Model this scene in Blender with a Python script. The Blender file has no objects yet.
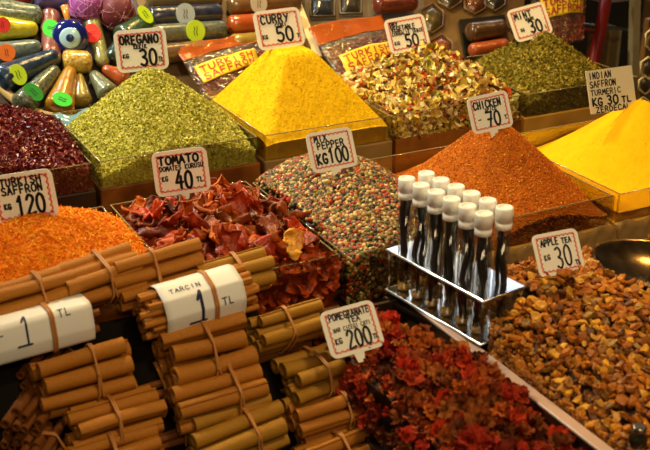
import bpy, math, random
import numpy as np
from mathutils import Vector, Matrix
rng = np.random.default_rng(7)
random.seed(7)
sc = bpy.context.scene
col = sc.collection

# ------------------------------------------------------------------ camera
FPX, PITCH, YAW, HC = 1100.0, math.radians(22.9), math.radians(27.2), 0.70
cF = np.array([math.sin(YAW)*math.cos(PITCH), math.cos(YAW)*math.cos(PITCH), -math.sin(PITCH)])
cR = np.array([math.cos(YAW), -math.sin(YAW), 0.0])
cU = np.cross(cR, cF)
cam = bpy.data.cameras.new('camera')
cam.sensor_width = 36; cam.lens = FPX/650*36
cam.dof.use_dof = True; cam.dof.focus_distance = 1.85; cam.dof.aperture_fstop = 8.5
co = bpy.data.objects.new('camera', cam); col.objects.link(co)
mm = Matrix((cR, cU, -cF)).transposed().to_4x4(); mm.translation = Vector((0, 0, HC))
co.matrix_world = mm
sc.camera = co

def ray(px, py):
    return cF + cR*(px-325)/FPX + cU*(225-py)/FPX
def on_z(px, py, z):
    d = ray(px, py); return np.array([0, 0, HC]) + d*(z-HC)/d[2]
def on_v(px, py, v):
    d = ray(px, py); return np.array([0, 0, HC]) + d*v/d[1]
TA = math.radians(40); T0 = np.array([0, 2.17, .0]); TN = np.array([0, -math.sin(TA), math.cos(TA)])
def on_t(px, py, up=0.0):                       # point on the tilted display board behind the bins
    d = ray(px, py); o = np.array([0, 0, HC]); p0 = T0 + TN*up
    return o + d*(np.dot(p0-o, TN)/np.dot(d, TN))

# ------------------------------------------------------------------ materials
def nodes(name):
    m = bpy.data.materials.new(name); m.use_nodes = True
    nt = m.node_tree; b = nt.nodes['Principled BSDF']
    return m, nt, b
def mat(name, cols, rough=.6, src='noise', scale=30, detail=4, bump=0, bscale=None, metal=0, spec=.5,
        interp='LINEAR', sss=0, coat=0, sheen=0, span=(.3, .7), mottle=0, emit=0):
    m, nt, b = nodes(name)
    N, L = nt.nodes.new, nt.links.new
    b.inputs['Roughness'].default_value = rough
    b.inputs['Metallic'].default_value = metal
    b.inputs['Specular IOR Level'].default_value = spec
    if coat: b.inputs['Coat Weight'].default_value = coat; b.inputs['Coat Roughness'].default_value = .12
    if sss:
        b.inputs['Subsurface Weight'].default_value = sss
        b.inputs['Subsurface Scale'].default_value = .004
    tc = N('ShaderNodeTexCoord')
    if isinstance(cols, tuple): cols = [cols]
    if len(cols) == 1 and not mottle:
        b.inputs['Base Color'].default_value = (*cols[0], 1)
    else:
        r = N('ShaderNodeValToRGB'); r.color_ramp.interpolation = interp
        e = r.color_ramp.elements
        while len(e) > 1: e.remove(e[-1])
        n = len(cols); lo, hi = span if src == 'noise' else (0, 1)
        for i, c in enumerate(cols):
            p = lo + (hi-lo)*(i/(n if interp == 'CONSTANT' else max(1, n-1)))
            if i == 0: e[0].position = p; e[0].color = (*c, 1)
            else:
                q = e.new(p); q.color = (*c, 1)
        if src == 'noise':
            t = N('ShaderNodeTexNoise'); t.inputs['Scale'].default_value = scale; t.inputs['Detail'].default_value = detail
            L(tc.outputs['Object'], t.inputs['Vector']); L(t.outputs['Fac'], r.inputs['Fac'])
        elif src == 'island':
            t = N('ShaderNodeNewGeometry'); L(t.outputs['Random Per Island'], r.inputs['Fac'])
        else:
            t = N('ShaderNodeObjectInfo'); L(t.outputs['Random'], r.inputs['Fac'])
        out = r.outputs['Color']
        if mottle:
            t2 = N('ShaderNodeTexNoise'); t2.inputs['Scale'].default_value = mottle; t2.inputs['Detail'].default_value = 3
            L(tc.outputs['Object'], t2.inputs['Vector'])
            mr = N('ShaderNodeMapRange'); mr.inputs['From Min'].default_value = .3; mr.inputs['From Max'].default_value = .7
            mr.inputs['To Min'].default_value = .55; mr.inputs['To Max'].default_value = 1.35
            L(t2.outputs['Fac'], mr.inputs['Value'])
            mx = N('ShaderNodeVectorMath'); mx.operation = 'SCALE'
            L(out, mx.inputs[0]); L(mr.outputs['Result'], mx.inputs['Scale']); out = mx.outputs['Vector']
        L(out, b.inputs['Base Color'])
    if bump:
        t = N('ShaderNodeTexNoise'); t.inputs['Scale'].default_value = bscale or scale; t.inputs['Detail'].default_value = 5
        L(tc.outputs['Object'], t.inputs['Vector'])
        bp = N('ShaderNodeBump'); bp.inputs['Strength'].default_value = bump; bp.inputs['Distance'].default_value = .004
        L(t.outputs['Fac'], bp.inputs['Height']); L(bp.outputs['Normal'], b.inputs['Normal'])
    return m
def clear_mat(name, tint=(.93, .9, .82), gloss=.14, rough=.08, bump=0, bscale=60, body=0, bodycol=(.5, .4, .3)):
    m, nt, b = nodes(name); nt.nodes.remove(b)
    N, L = nt.nodes.new, nt.links.new
    out = nt.nodes['Material Output']
    tr = N('ShaderNodeBsdfTransparent'); tr.inputs['Color'].default_value = (*tint, 1)
    gl = N('ShaderNodeBsdfGlossy'); gl.inputs['Roughness'].default_value = rough
    lw = N('ShaderNodeLayerWeight'); lw.inputs['Blend'].default_value = .35
    mr = N('ShaderNodeMapRange'); mr.inputs['To Min'].default_value = gloss*.35; mr.inputs['To Max'].default_value = min(1, gloss*3.5)
    L(lw.outputs['Fresnel'], mr.inputs['Value'])
    if bump:
        tc = N('ShaderNodeTexCoord'); t = N('ShaderNodeTexNoise'); t.inputs['Scale'].default_value = bscale; t.inputs['Detail'].default_value = 3
        L(tc.outputs['Object'], t.inputs['Vector'])
        bp = N('ShaderNodeBump'); bp.inputs['Strength'].default_value = bump; bp.inputs['Distance'].default_value = .01
        L(t.outputs['Fac'], bp.inputs['Height']); L(bp.outputs['Normal'], gl.inputs['Normal']); L(bp.outputs['Normal'], lw.inputs['Normal'])
    m1 = N('ShaderNodeMixShader'); L(mr.outputs['Result'], m1.inputs['Fac']); L(tr.outputs['BSDF'], m1.inputs[1]); L(gl.outputs['BSDF'], m1.inputs[2])
    last = m1
    if body:
        df = N('ShaderNodeBsdfDiffuse'); df.inputs['Color'].default_value = (*bodycol, 1)
        m2 = N('ShaderNodeMixShader'); m2.inputs['Fac'].default_value = body
        L(m1.outputs['Shader'], m2.inputs[1]); L(df.outputs['BSDF'], m2.inputs[2]); last = m2
    L(last.outputs['Shader'], out.inputs['Surface'])
    return m

M = {}
M['acrylic'] = clear_mat('clear acrylic', (.95, .93, .84), .13, .06)
M['acrylic_edge'] = clear_mat('acrylic edge', (.9, .85, .66), .3, .12, body=.3, bodycol=(.62, .5, .26))
M['wrap'] = clear_mat('crinkled plastic wrap', (.9, .8, .6), .16, .25, bump=.8, bscale=55, body=.5, bodycol=(.55, .34, .12))
M['film'] = clear_mat('clear film', (.8, .76, .72), .1, .15, bump=.9, bscale=70, body=.03, bodycol=(.5, .3, .2))
M['tube_glass'] = clear_mat('tube glass', (.9, .86, .78), .17, .05)
M['box_brown'] = mat('glossy brown box', [(.09, .022, .004), (.26, .085, .014), (.13, .036, .007)], .25, scale=9, bump=.05, bscale=40)
M['box_gold'] = mat('glossy ochre box', [(.4, .2, .03), (.6, .34, .06), (.46, .24, .035)], .25, scale=7, bump=.05, bscale=40)
M['box_grey'] = mat('grey brown box', [(.16, .085, .03), (.3, .19, .07)], .3, scale=9, bump=.05, bscale=40)
M['box_dark'] = mat('dark box', [(.015, .007, .004), (.04, .02, .012)], .3, scale=9)
M['ledge'] = mat('pinkish plastic ledge', [(.5, .33, .27), (.6, .42, .36)], .3, scale=12, coat=.3)
M['card'] = mat('cream card', [(.88, .86, .76), (.92, .9, .82)], .45, scale=14)
M['card_plain'] = mat('plain cream card', [(.74, .66, .44), (.8, .72, .5)], .5, scale=14)
M['ink'] = mat('black marker ink', (.008, .007, .012), .4)
M['border_red'] = mat('red printed border', (.68, .04, .03), .5)
M['border_pink'] = mat('pink printed border', (.8, .42, .34), .5)
M['blueink'] = mat('blue marker ink', (.015, .02, .09), .4)
M['oregano'] = mat('oregano flakes', [(.22, .23, .02), (.48, .46, .06), (.66, .6, .12), (.36, .37, .04), (.8, .74, .26), (.5, .47, .07)], .75, 'island', spec=.12)
M['curry'] = mat('curry powder', [(.6, .36, .002), (.7, .43, .003), (.76, .49, .004)], .85, scale=60, bump=.35, bscale=420, spec=.12)
M['turmeric'] = mat('turmeric powder', [(.9, .42, .001), (.94, .48, .002)], .85, scale=40, bump=.25, bscale=420, spec=.12)
M['chicken'] = mat('chicken spice powder', [(.34, .07, .004), (.46, .11, .005), (.38, .085, .004)], .8, scale=80, bump=.7, bscale=260, spec=.12)
M['chicken_grain'] = mat('chicken spice grains', [(.24, .035, .002), (.5, .13, .006), (.62, .2, .012), (.4, .08, .004), (.85, .4, .05)], .7, 'island', spec=.12)
M['curry_grain'] = mat('curry clumps', [(.55, .32, .002), (.7, .43, .003), (.82, .54, .008)], .85, 'island', spec=.12)
M['mint'] = mat('mint leaf flakes', [(.08, .065, .005), (.2, .155, .012), (.3, .235, .02), (.12, .1, .007), (.52, .4, .08), (.22, .165, .012)], .7, 'island', spec=.12)
M['sumac'] = mat('dark red pepper flakes', [(.05, .004, .004), (.14, .008, .008), (.22, .014, .012), (.09, .006, .006), (.3, .03, .03)], .35, 'island')
M['saffron'] = mat('orange safflower threads', [(.8, .2, .004), (.88, .32, .01), (.66, .1, .004), (.95, .48, .03), (.82, .24, .006)], .6, 'island', spec=.12)
M['pepper'] = mat('mixed peppercorns', [(.02, .01, .005), (.34, .21, .045), (.17, .14, .012), (.07, .055, .008), (.52, .36, .12), (.34, .018, .004), (.03, .018, .007), (.26, .19, .025), (.2, .055, .008), (.42, .035, .006), (.64, .48, .2), (.11, .09, .012), (.05, .03, .01), (.32, .09, .01), (.04, .02, .008)], .4, 'island', interp='CONSTANT')
M['veg'] = mat('dried vegetable flakes', [(.86, .7, .28), (.74, .5, .08), (.9, .78, .4), (.26, .22, .02), (.88, .64, .12), (.5, .07, .01), (.86, .76, .46), (.14, .05, .01), (.8, .58, .14), (.66, .56, .09), (.36, .14, .02)], .5, 'island', interp='CONSTANT', spec=.28)
M['apple_stuff'] = mat('apple tea bits', [(.36, .1, .006), (.5, .17, .01), (.17, .04, .004), (.64, .27, .018), (.04, .01, .003), (.4, .12, .007), (.07, .018, .004)], .42, 'island', mottle=250, spec=.28)
M['apple'] = mat('apple tea pieces', [(.4, .11, .006), (.58, .2, .012), (.18, .042, .004), (.78, .38, .035), (.05, .012, .003), (.46, .14, .008), (.3, .08, .005)], .4, 'object', mottle=250, spec=.28)
M['under_dark'] = mat('shaded filling', [(.03, .012, .004), (.08, .035, .01)], .8, scale=160)  # dark mound base; shade between the pieces is put into its colour
M['tomato'] = mat('dried tomato flesh', [(.26, .014, .002), (.5, .045, .002), (.08, .008, .002), (.6, .12, .005), (.3, .022, .002), (.13, .022, .003), (.46, .075, .004), (.18, .045, .005)], .38, 'object', mottle=55, bump=.9, bscale=110, spec=.35)
M['tomato_gold'] = mat('golden dried tomato', [(.8, .3, .02), (.85, .42, .05), (.6, .12, .01)], .3, scale=50, bump=.6, bscale=130)
M['pom'] = mat('dried blossom petals', [(.5, .022, .005), (.85, .06, .008), (.26, .016, .005), (.85, .2, .014), (.62, .014, .008), (.42, .1, .012), (.12, .018, .006), (.92, .05, .012), (.7, .22, .03), (.34, .022, .008)], .65, 'object', mottle=120, bump=.8, bscale=220, spec=.25)
M['cinnamon'] = mat('cinnamon bark', [(.27, .08, .007), (.48, .185, .016), (.34, .11, .01)], .5, scale=25, bump=.3, bscale=60, spec=.28)
M['cinnamon_green'] = mat('olive cinnamon bark', [(.28, .125, .01), (.44, .22, .018), (.3, .12, .011)], .5, scale=25, bump=.3, bscale=60, spec=.28)
M['cinnamon_dark'] = mat('dark cinnamon bark', [(.13, .035, .006), (.26, .085, .012)], .6, scale=25, bump=.3, bscale=60, spec=.28)
M['rubber'] = mat('tan rubber band', (.48, .2, .05), .45)
M['paper'] = mat('white wrapper paper', [(.8, .8, .78), (.86, .86, .84)], .4, scale=10, bump=.1, bscale=25)
M['edge_highlight'] = mat('highlit steel edge', (.85, .86, .9), .32, metal=1)  # paler than the plates: the edge highlight is painted into this colour
M['steel'] = mat('polished steel', (.55, .58, .66), .16, metal=1)
M['steel_dark'] = mat('worn steel', (.3, .27, .24), .25, metal=1)
M['cap_white'] = mat('white plastic cap', (.93, .92, .88), .35, sss=.1)
M['vanilla'] = mat('dark vanilla pod', [(.008, .005, .004), (.022, .012, .008)], .3, scale=60)
M['bean_foot'] = mat('amber tube base', (.62, .34, .06), .15)
M['bowl'] = mat('dark bowl metal', [(.05, .035, .02), (.16, .1, .05)], .2, metal=.9, scale=20, mottle=40)
M['backboard'] = mat('dark display board', [(.035, .02, .014), (.07, .04, .022)], .7, scale=8)
M['wood'] = mat('warm wood panel', [(.28, .15, .05), (.42, .24, .09)], .5, scale=4)
M['cream_strip'] = mat('cream cardboard edge', [(.6, .48, .24), (.72, .6, .34)], .5, scale=20)
M['tan_plastic'] = mat('tan moulded tray', [(.11, .055, .016), (.2, .11, .035)], .35, scale=14)
M['grey_plastic'] = mat('greyish moulded tray', [(.13, .1, .07), (.2, .16, .11)], .35, scale=14)
M['black_tray'] = mat('black moulded tray', (.004, .0035, .003), .4, spec=.25)
M['matte_black'] = mat('matte black board', (.006, .004, .003), .9, spec=.1)
M['red_pole'] = mat('red painted pole', [(.26, .008, .006), (.36, .014, .01)], .35, scale=10)
M['rim_bamboo'] = mat('pale wicker rim', [(.5, .34, .12), (.68, .5, .22)], .5, scale=60, bump=.4, bscale=80)
M['sticker_y'] = mat('yellow paper label', (.86, .58, .02), .4)
M['print_red'] = mat('red brown print', (.36, .035, .01), .45)

# ------------------------------------------------------------------ mesh helpers
def link(name, me, material=None, parent=None):
    o = bpy.data.objects.new(name, me); col.objects.link(o)
    if material is not None and me is not None:
        for m in (material if isinstance(material, (list, tuple)) else [material]): me.materials.append(m)
    if parent: o.parent = parent
    return o
def mesh_np(name, chunks):
    """chunks: (verts Nx3, faces MxK, material index, smooth)"""
    me = bpy.data.meshes.new(name)
    V = np.concatenate([np.asarray(c[0], dtype=np.float32).reshape(-1, 3) for c in chunks])
    loops = []; totals = []; mi = []; sm = []; off = 0
    for v, f, k, s in chunks:
        f = np.asarray(f, dtype=np.int64)
        loops.append((f+off).reshape(-1)); totals.append(np.full(len(f), f.shape[1]))
        mi.append(np.full(len(f), k)); sm.append(np.full(len(f), bool(s))); off += len(v)
    loops = np.concatenate(loops); totals = np.concatenate(totals); mi = np.concatenate(mi); sm = np.concatenate(sm)
    me.vertices.add(len(V)); me.vertices.foreach_set('co', V.reshape(-1))
    me.loops.add(len(loops)); me.loops.foreach_set('vertex_index', loops.astype(np.int32))
    me.polygons.add(len(totals))
    st = np.concatenate([[0], np.cumsum(totals)[:-1]])
    me.polygons.foreach_set('loop_start', st.astype(np.int32))
    me.polygons.foreach_set('loop_total', totals.astype(np.int32))
    me.polygons.foreach_set('material_index', mi.astype(np.int32))
    me.polygons.foreach_set('use_smooth', sm)
    me.update(calc_edges=True); me.validate()
    return me
class MB:
    def __init__(s): s.v = []; s.f = []; s.s = []
    def add(s, vs, fs, smooth=False):
        o = len(s.v); s.v += [tuple(float(c) for c in p) for p in vs]
        for f in fs: s.f.append([i+o for i in f]); s.s.append(smooth)
        return s
    def box(s, c, half, R=None, bev=0.0):
        hx, hy, hz = half
        R = Matrix.Identity(3) if R is None else R
        if bev <= 0:
            P = [(x, y, z) for x in (-hx, hx) for y in (-hy, hy) for z in (-hz, hz)]
            F = [(0, 1, 3, 2), (4, 6, 7, 5), (0, 4, 5, 1), (2, 3, 7, 6), (0, 2, 6, 4), (1, 5, 7, 3)]
        else:
            b = min(bev, hx*.9, hy*.9, hz*.9)
            P = []; idx = {}
            for x in (-1, 1):
                for y in (-1, 1):
                    for z in (-1, 1):
                        for a in range(3):
                            p = [x*hx, y*hy, z*hz]
                            for k in range(3):
                                if k != a: p[k] -= (x, y, z)[k]*b
                            idx[(x, y, z, a)] = len(P); P.append(tuple(p))
            F = []
            for a in range(3):
                for sg in (-1, 1):
                    o = [k for k in range(3) if k != a]
                    q = []
                    for (i, j) in ((-1, -1), (1, -1), (1, 1), (-1, 1)):
                        t = [0, 0, 0]; t[a] = sg; t[o[0]] = i; t[o[1]] = j
                        q.append(idx[(*t, a)])
                    F.append(q if (sg > 0) == (a != 1) else q[::-1])
            for a in range(3):
                o = [k for k in range(3) if k != a]
                for i in (-1, 1):
                    for j in (-1, 1):
                        t0 = [0, 0, 0]; t0[a] = -1; t0[o[0]] = i; t0[o[1]] = j
                        t1 = list(t0); t1[a] = 1
                        F.append([idx[(*t0, o[0])], idx[(*t1, o[0])], idx[(*t1, o[1])], idx[(*t0, o[1])]])
            for x in (-1, 1):
                for y in (-1, 1):
                    for z in (-1, 1): F.append([idx[(x, y, z, 0)], idx[(x, y, z, 1)], idx[(x, y, z, 2)]])
        c = Vector([float(q) for q in c])
        return s.add([R @ Vector(p) + c for p in P], F)
    def lathe(s, prof, p0=(0, 0, 0), axis=(0, 0, 1), n=20, smooth=True, squash=1.0, wob=0, seed=0):
        """prof: [(distance along axis, radius)]"""
        a = Vector([float(q) for q in axis]).normalized()
        x = a.cross(Vector((0, 0, 1)));
        if x.length < 1e-3: x = Vector((1, 0, 0))
        x.normalize(); y = a.cross(x); p0 = Vector([float(q) for q in p0])
        r_ = random.Random(seed); ph = [r_.uniform(0, 6.28) for _ in range(6)]
        vs = []
        for h, r in prof:
            for k in range(n):
                t = 2*math.pi*k/n
                rr = r*(1 + wob*(math.sin(3*t+ph[0]+h*90)+.7*math.sin(5*t+ph[1]-h*140)+.5*math.sin(8*t+ph[2]+h*300)))
                vs.append(p0 + a*h + x*(rr*math.cos(t)) + y*(rr*squash*math.sin(t)))
        fs = []
        for i in range(len(prof)-1):
            for k in range(n):
                fs.append((i*n+k, i*n+(k+1) % n, (i+1)*n+(k+1) % n, (i+1)*n+k))
        s.add(vs, fs, smooth)
        b = len(s.v)-len(vs)
        if prof[0][1] > 1e-6: s.f.append([b+k for k in range(n)][::-1]); s.s.append(False)
        if prof[-1][1] > 1e-6: s.f.append([b+(len(prof)-1)*n+k for k in range(n)]); s.s.append(False)
        return s
    def tube(s, pts, r, n=8, closed=False, smooth=True):
        P = [Vector([float(q) for q in p]) for p in pts]; m = len(P); vs = []; fs = []
        up = Vector((0.13, 0.31, .94)).normalized()
        rr = r if isinstance(r, (list, tuple)) else [r]*m
        for i, p in enumerate(P):
            a = P[(i+1) % m] if (closed or i < m-1) else p
            b = P[i-1] if (closed or i > 0) else p
            d = (a-b).normalized(); x = d.cross(up)
            if x.length < 1e-3: x = d.cross(Vector((1, 0, 0)))
            x.normalize(); y = d.cross(x)
            for k in range(n):
                t = 2*math.pi*k/n; vs.append(p + x*(rr[i]*math.cos(t)) + y*(rr[i]*math.sin(t)))
        for i in range(m if closed else m-1):
            j = (i+1) % m
            for k in range(n): fs.append((i*n+k, i*n+(k+1) % n, j*n+(k+1) % n, j*n+k))
        s.add(vs, fs, smooth)
        if not closed:
            b = len(s.v)-len(vs)
            s.f.append([b+k for k in range(n)][::-1]); s.s.append(False)
            s.f.append([b+(m-1)*n+k for k in range(n)]); s.s.append(False)
        return s
    def build(s, name, material, parent=None):
        me = bpy.data.meshes.new(name); me.from_pydata(s.v, [], s.f)
        me.polygons.foreach_set('use_smooth', s.s); me.update()
        return link(name, me, material, parent)
def empty(name, loc=(0, 0, 0)):
    o = bpy.data.objects.new(name, None); col.objects.link(o); o.empty_display_size = .03
    o.location = [float(c) for c in loc]; return o
def tag(o, label, cat, group=None, kind=None):
    if label: o['label'] = label
    if cat: o['category'] = cat
    if group: o['group'] = group
    if kind: o['kind'] = kind
    return o
def rebase(root, loc):
    """put the Empty at loc while its children (built in world space) stay put"""
    loc = Vector([float(c) for c in loc]); root.location = loc
    for ch in root.children: ch.location = ch.location - loc
    return root
def reorigin(o, loc):
    loc = Vector([float(c) for c in loc]); o.data.transform(Matrix.Translation(-loc)); o.location = loc; return o

# smooth value noise as a sum of sines
_w = [(rng.normal(size=2), rng.uniform(0, 6.28)) for _ in range(14)]
def lump(u, v, freq=20.0):
    t = 0
    for i, (d, p) in enumerate(_w): t = t + np.sin((u*d[0]+v*d[1])*freq*(1+.35*i) + p)/(1+.35*i)
    return t/3.2
def rot_from(n, ang, tilt, N):
    """random rotation matrices whose z is close to n"""
    n = n/np.linalg.norm(n, axis=1, keepdims=True)
    n = n + rng.normal(size=(N, 3))*tilt; n /= np.linalg.norm(n, axis=1, keepdims=True)
    a = rng.normal(size=(N, 3)); x = np.cross(a, n); x /= np.linalg.norm(x, axis=1, keepdims=True)
    y = np.cross(n, x)
    return np.stack([x, y, n], axis=2)
def scatter(temps, N, region, h, size, tilt=.6, lift=.0, aniso=.25, k=1, smooth=False, dens=None, depth=0.0, keep=None):
    u0, u1, v0, v1 = region
    U = rng.uniform(u0, u1, N); V = rng.uniform(v0, v1, N)
    if keep is not None:
        g = keep(U, V); U, V = U[g], V[g]; N = len(U)
    e = .003
    H = h(U, V); gu = (h(U+e, V)-h(U-e, V))/(2*e); gv = (h(U, V+e)-h(U, V-e))/(2*e)
    n = np.stack([-gu, -gv, np.ones(N)], 1)
    R = rot_from(n, 0, tilt, N)
    n /= np.linalg.norm(n, axis=1, keepdims=True)
    S = rng.uniform(size[0], size[1], N)
    A = 1 + rng.normal(size=(N, 3))*aniso; A = np.clip(A, .45, 1.8)
    P = np.stack([U, V, H], 1) + n*(lift - depth*rng.uniform(0, 1, N))[:, None]
    chunks = []; tid = rng.integers(0, len(temps), N)
    for t, (tv, tf) in enumerate(temps):
        g = np.where(tid == t)[0]
        if not len(g): continue
        tv = np.asarray(tv); tf = np.asarray(tf)
        X = tv[None]*(S[g, None, None]*A[g][:, None, :])
        X = np.einsum('nij,nkj->nki', R[g], X) + P[g][:, None]
        Fc = tf[None] + (np.arange(len(g))*len(tv))[:, None, None]
        chunks.append((X.reshape(-1, 3), Fc.reshape(-1, tf.shape[1]), k, smooth))
    return chunks
def side_scatter(temps, N, region, h, size, bottom=-.002, k=1, smooth=False):
    """pieces pressed against the two clear walls that face the aisle"""
    u0, u1, v0, v1 = region; out = []
    for side in (0, 1):
        n_ = N if side == 0 else int(N*.6)
        t = rng.uniform(0, 1, n_)
        U = u0+(u1-u0)*t if side == 0 else np.full(n_, u0); V = np.full(n_, v0) if side == 0 else v0+(v1-v0)*t
        H = h(U, V); Z = bottom+(H-bottom)*rng.uniform(0, 1, n_)
        nn = np.tile([[0., -1., 0.]] if side == 0 else [[-1., 0., 0.]], (n_, 1))
        R = rot_from(nn, 0, .45, n_); S_ = rng.uniform(size[0], size[1], n_); P = np.stack([U, V, Z], 1)+nn*.001
        tid = rng.integers(0, len(temps), n_)
        for q, (tv, tf) in enumerate(temps):
            g = np.where(tid == q)[0]
            if not len(g): continue
            X = np.einsum('nij,nkj->nki', R[g], np.asarray(tv)[None]*S_[g, None, None])+P[g][:, None]
            out.append((X.reshape(-1, 3), (np.asarray(tf)[None]+(np.arange(len(g))*len(tv))[:, None, None]).reshape(-1, np.asarray(tf).shape[1]), k, smooth))
    return out
def mound(region, h, n=90, bottom=-.03, k=0, disp=.0):
    u0, u1, v0, v1 = region
    gu, gv = np.meshgrid(np.linspace(u0, u1, n), np.linspace(v0, v1, n), indexing='ij')
    H = h(gu, gv)
    if disp:
        D = rng.normal(size=H.shape)*disp; D[0] = D[-1] = 0; D[:, 0] = D[:, -1] = 0; H = H + D
    V = np.stack([gu, gv, H], -1).reshape(-1, 3)
    i = np.arange(n-1)[:, None]*n + np.arange(n-1)[None]
    F = np.stack([i, i+n, i+n+1, i+1], -1).reshape(-1, 4)
    ring = [a*n for a in range(n)] + [(n-1)*n+b for b in range(1, n)] + [a*n+n-1 for a in range(n-2, -1, -1)] + [b for b in range(n-2, 0, -1)]
    rv = V[ring].copy(); rv[:, 2] = bottom
    m = len(ring); ring = np.array(ring); b = n*n + np.arange(m)
    F2 = np.stack([ring, b, np.roll(b, -1), np.roll(ring, -1)], -1)
    c = len(V)+m
    V = np.concatenate([V, rv, [[(u0+u1)/2, (v0+v1)/2, bottom]]])
    F3 = np.stack([np.full(m, c), np.roll(b, -1), b, b*0+c], -1)[:, :3]
    return [(V, np.concatenate([F, F2[:, ::-1]]), k, True), (V, F3, k, False)][:1]
def peak(cu, cv, base, top, hu, hv, n=2.4, e=.1, lumps=.0, freq=20, cl=True):
    """rounded heap with half-widths hu, hv; pairs (low side, high side) allowed"""
    hu = hu if isinstance(hu, tuple) else (hu, hu); hv = hv if isinstance(hv, tuple) else (hv, hv)
    def h(u, v):
        u = np.asarray(u, float); v = np.asarray(v, float)
        a = np.abs(u-cu)/np.where(u < cu, hu[0], hu[1]); b = np.abs(v-cv)/np.where(v < cv, hv[0], hv[1])
        r = (a**n + b**n + 1e-9)**(1/n)
        rr = np.sqrt(r*r+e*e)-e
        z = base + (top-base)*(1-rr*1.0)
        s = .012
        z = base + s*np.log1p(np.exp(np.clip((z-base)/s, -30, 30)))      # soft floor
        return z + lumps*lump(u, v, freq)
    return h
def heap(name, label, cat, region, h, mats, chunks=(), n=90, disp=0, bottom=-.03):
    ch = mound(region, h, n, bottom, 0, disp) + list(chunks)
    me = mesh_np(name, ch)
    o = link(name, me, mats)
    reorigin(o, ((region[0]+region[1])/2, (region[2]+region[3])/2, bottom))
    return tag(o, label, cat, None, 'stuff')

# ------------------------------------------------------------------ flake templates
def flake(nx=2, ny=2, bend=.4, L=1.0, W=.6, seed=0, thick=0):
    r = np.random.default_rng(seed)
    xs = np.linspace(-.5, .5, nx+1); ys = np.linspace(-.5, .5, ny+1); V = []
    for i, x in enumerate(xs):
        for j, y in enumerate(ys):
            wv = W*(1-.9*(abs(x)*1.6)**2*.6)
            V.append((x*L, y*wv, bend*((x*1.3)**2 - (y)**2*.8) + r.normal()*.05))
    F = [(i*(ny+1)+j, (i+1)*(ny+1)+j, (i+1)*(ny+1)+j+1, i*(ny+1)+j+1) for i in range(nx) for j in range(ny)]
    return np.array(V), np.array(F)
def thread(seed, L=1.0, W=.09, seg=4):
    r = np.random.default_rng(seed); a = r.uniform(-.5, .5); V = []
    for i in range(seg+1):
        t = i/seg-.5; x = t*L; y = a*(t*2)**2*.35; z = r.normal()*.05
        for k in (-1, 1): V.append((x, y+k*W/2, z))
        V.append((x, y, z+W*.7))
    F = []
    for i in range(seg):
        b = i*3; c = b+3
        F += [(b, c, c+2, b+2), (b+2, c+2, c+1, b+1), (b+1, c+1, c, b)]
    return np.array(V), np.array(F)
def ico(sub=1):
    import bmesh
    bm = bmesh.new(); bmesh.ops.create_icosphere(bm, subdivisions=sub, radius=.5)
    bm.verts.ensure_lookup_table()
    V = np.array([v.co[:] for v in bm.verts]); F = np.array([[v.index for v in f.verts] for f in bm.faces]); bm.free()
    return V, F
def chunk_piece(seed):
    r = np.random.default_rng(seed)
    V, F = ico(2)
    s = np.sign(V)*np.abs(V*2)**.5*.5
    s = s*(1+.35*np.sign(np.sin(V@r.normal(size=(3, 1))*8+r.uniform(0, 6)))*np.abs(V[:, :1]))
    s = s*np.array([1.0, r.uniform(.5, .85), r.uniform(.28, .5)])
    a = r.uniform(-.5, .5)
    s[:, 2] += a*(s[:, 0]**2)*1.6
    s[:, 0] *= 1 - .7*np.clip(s[:, 1]+.1, -.3, .4)
    d = np.sin(V@r.normal(size=(3, 4))*7 + r.uniform(0, 6, 4)).sum(1)*.022
    s += V*d[:, None]*2
    return s, F

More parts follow.
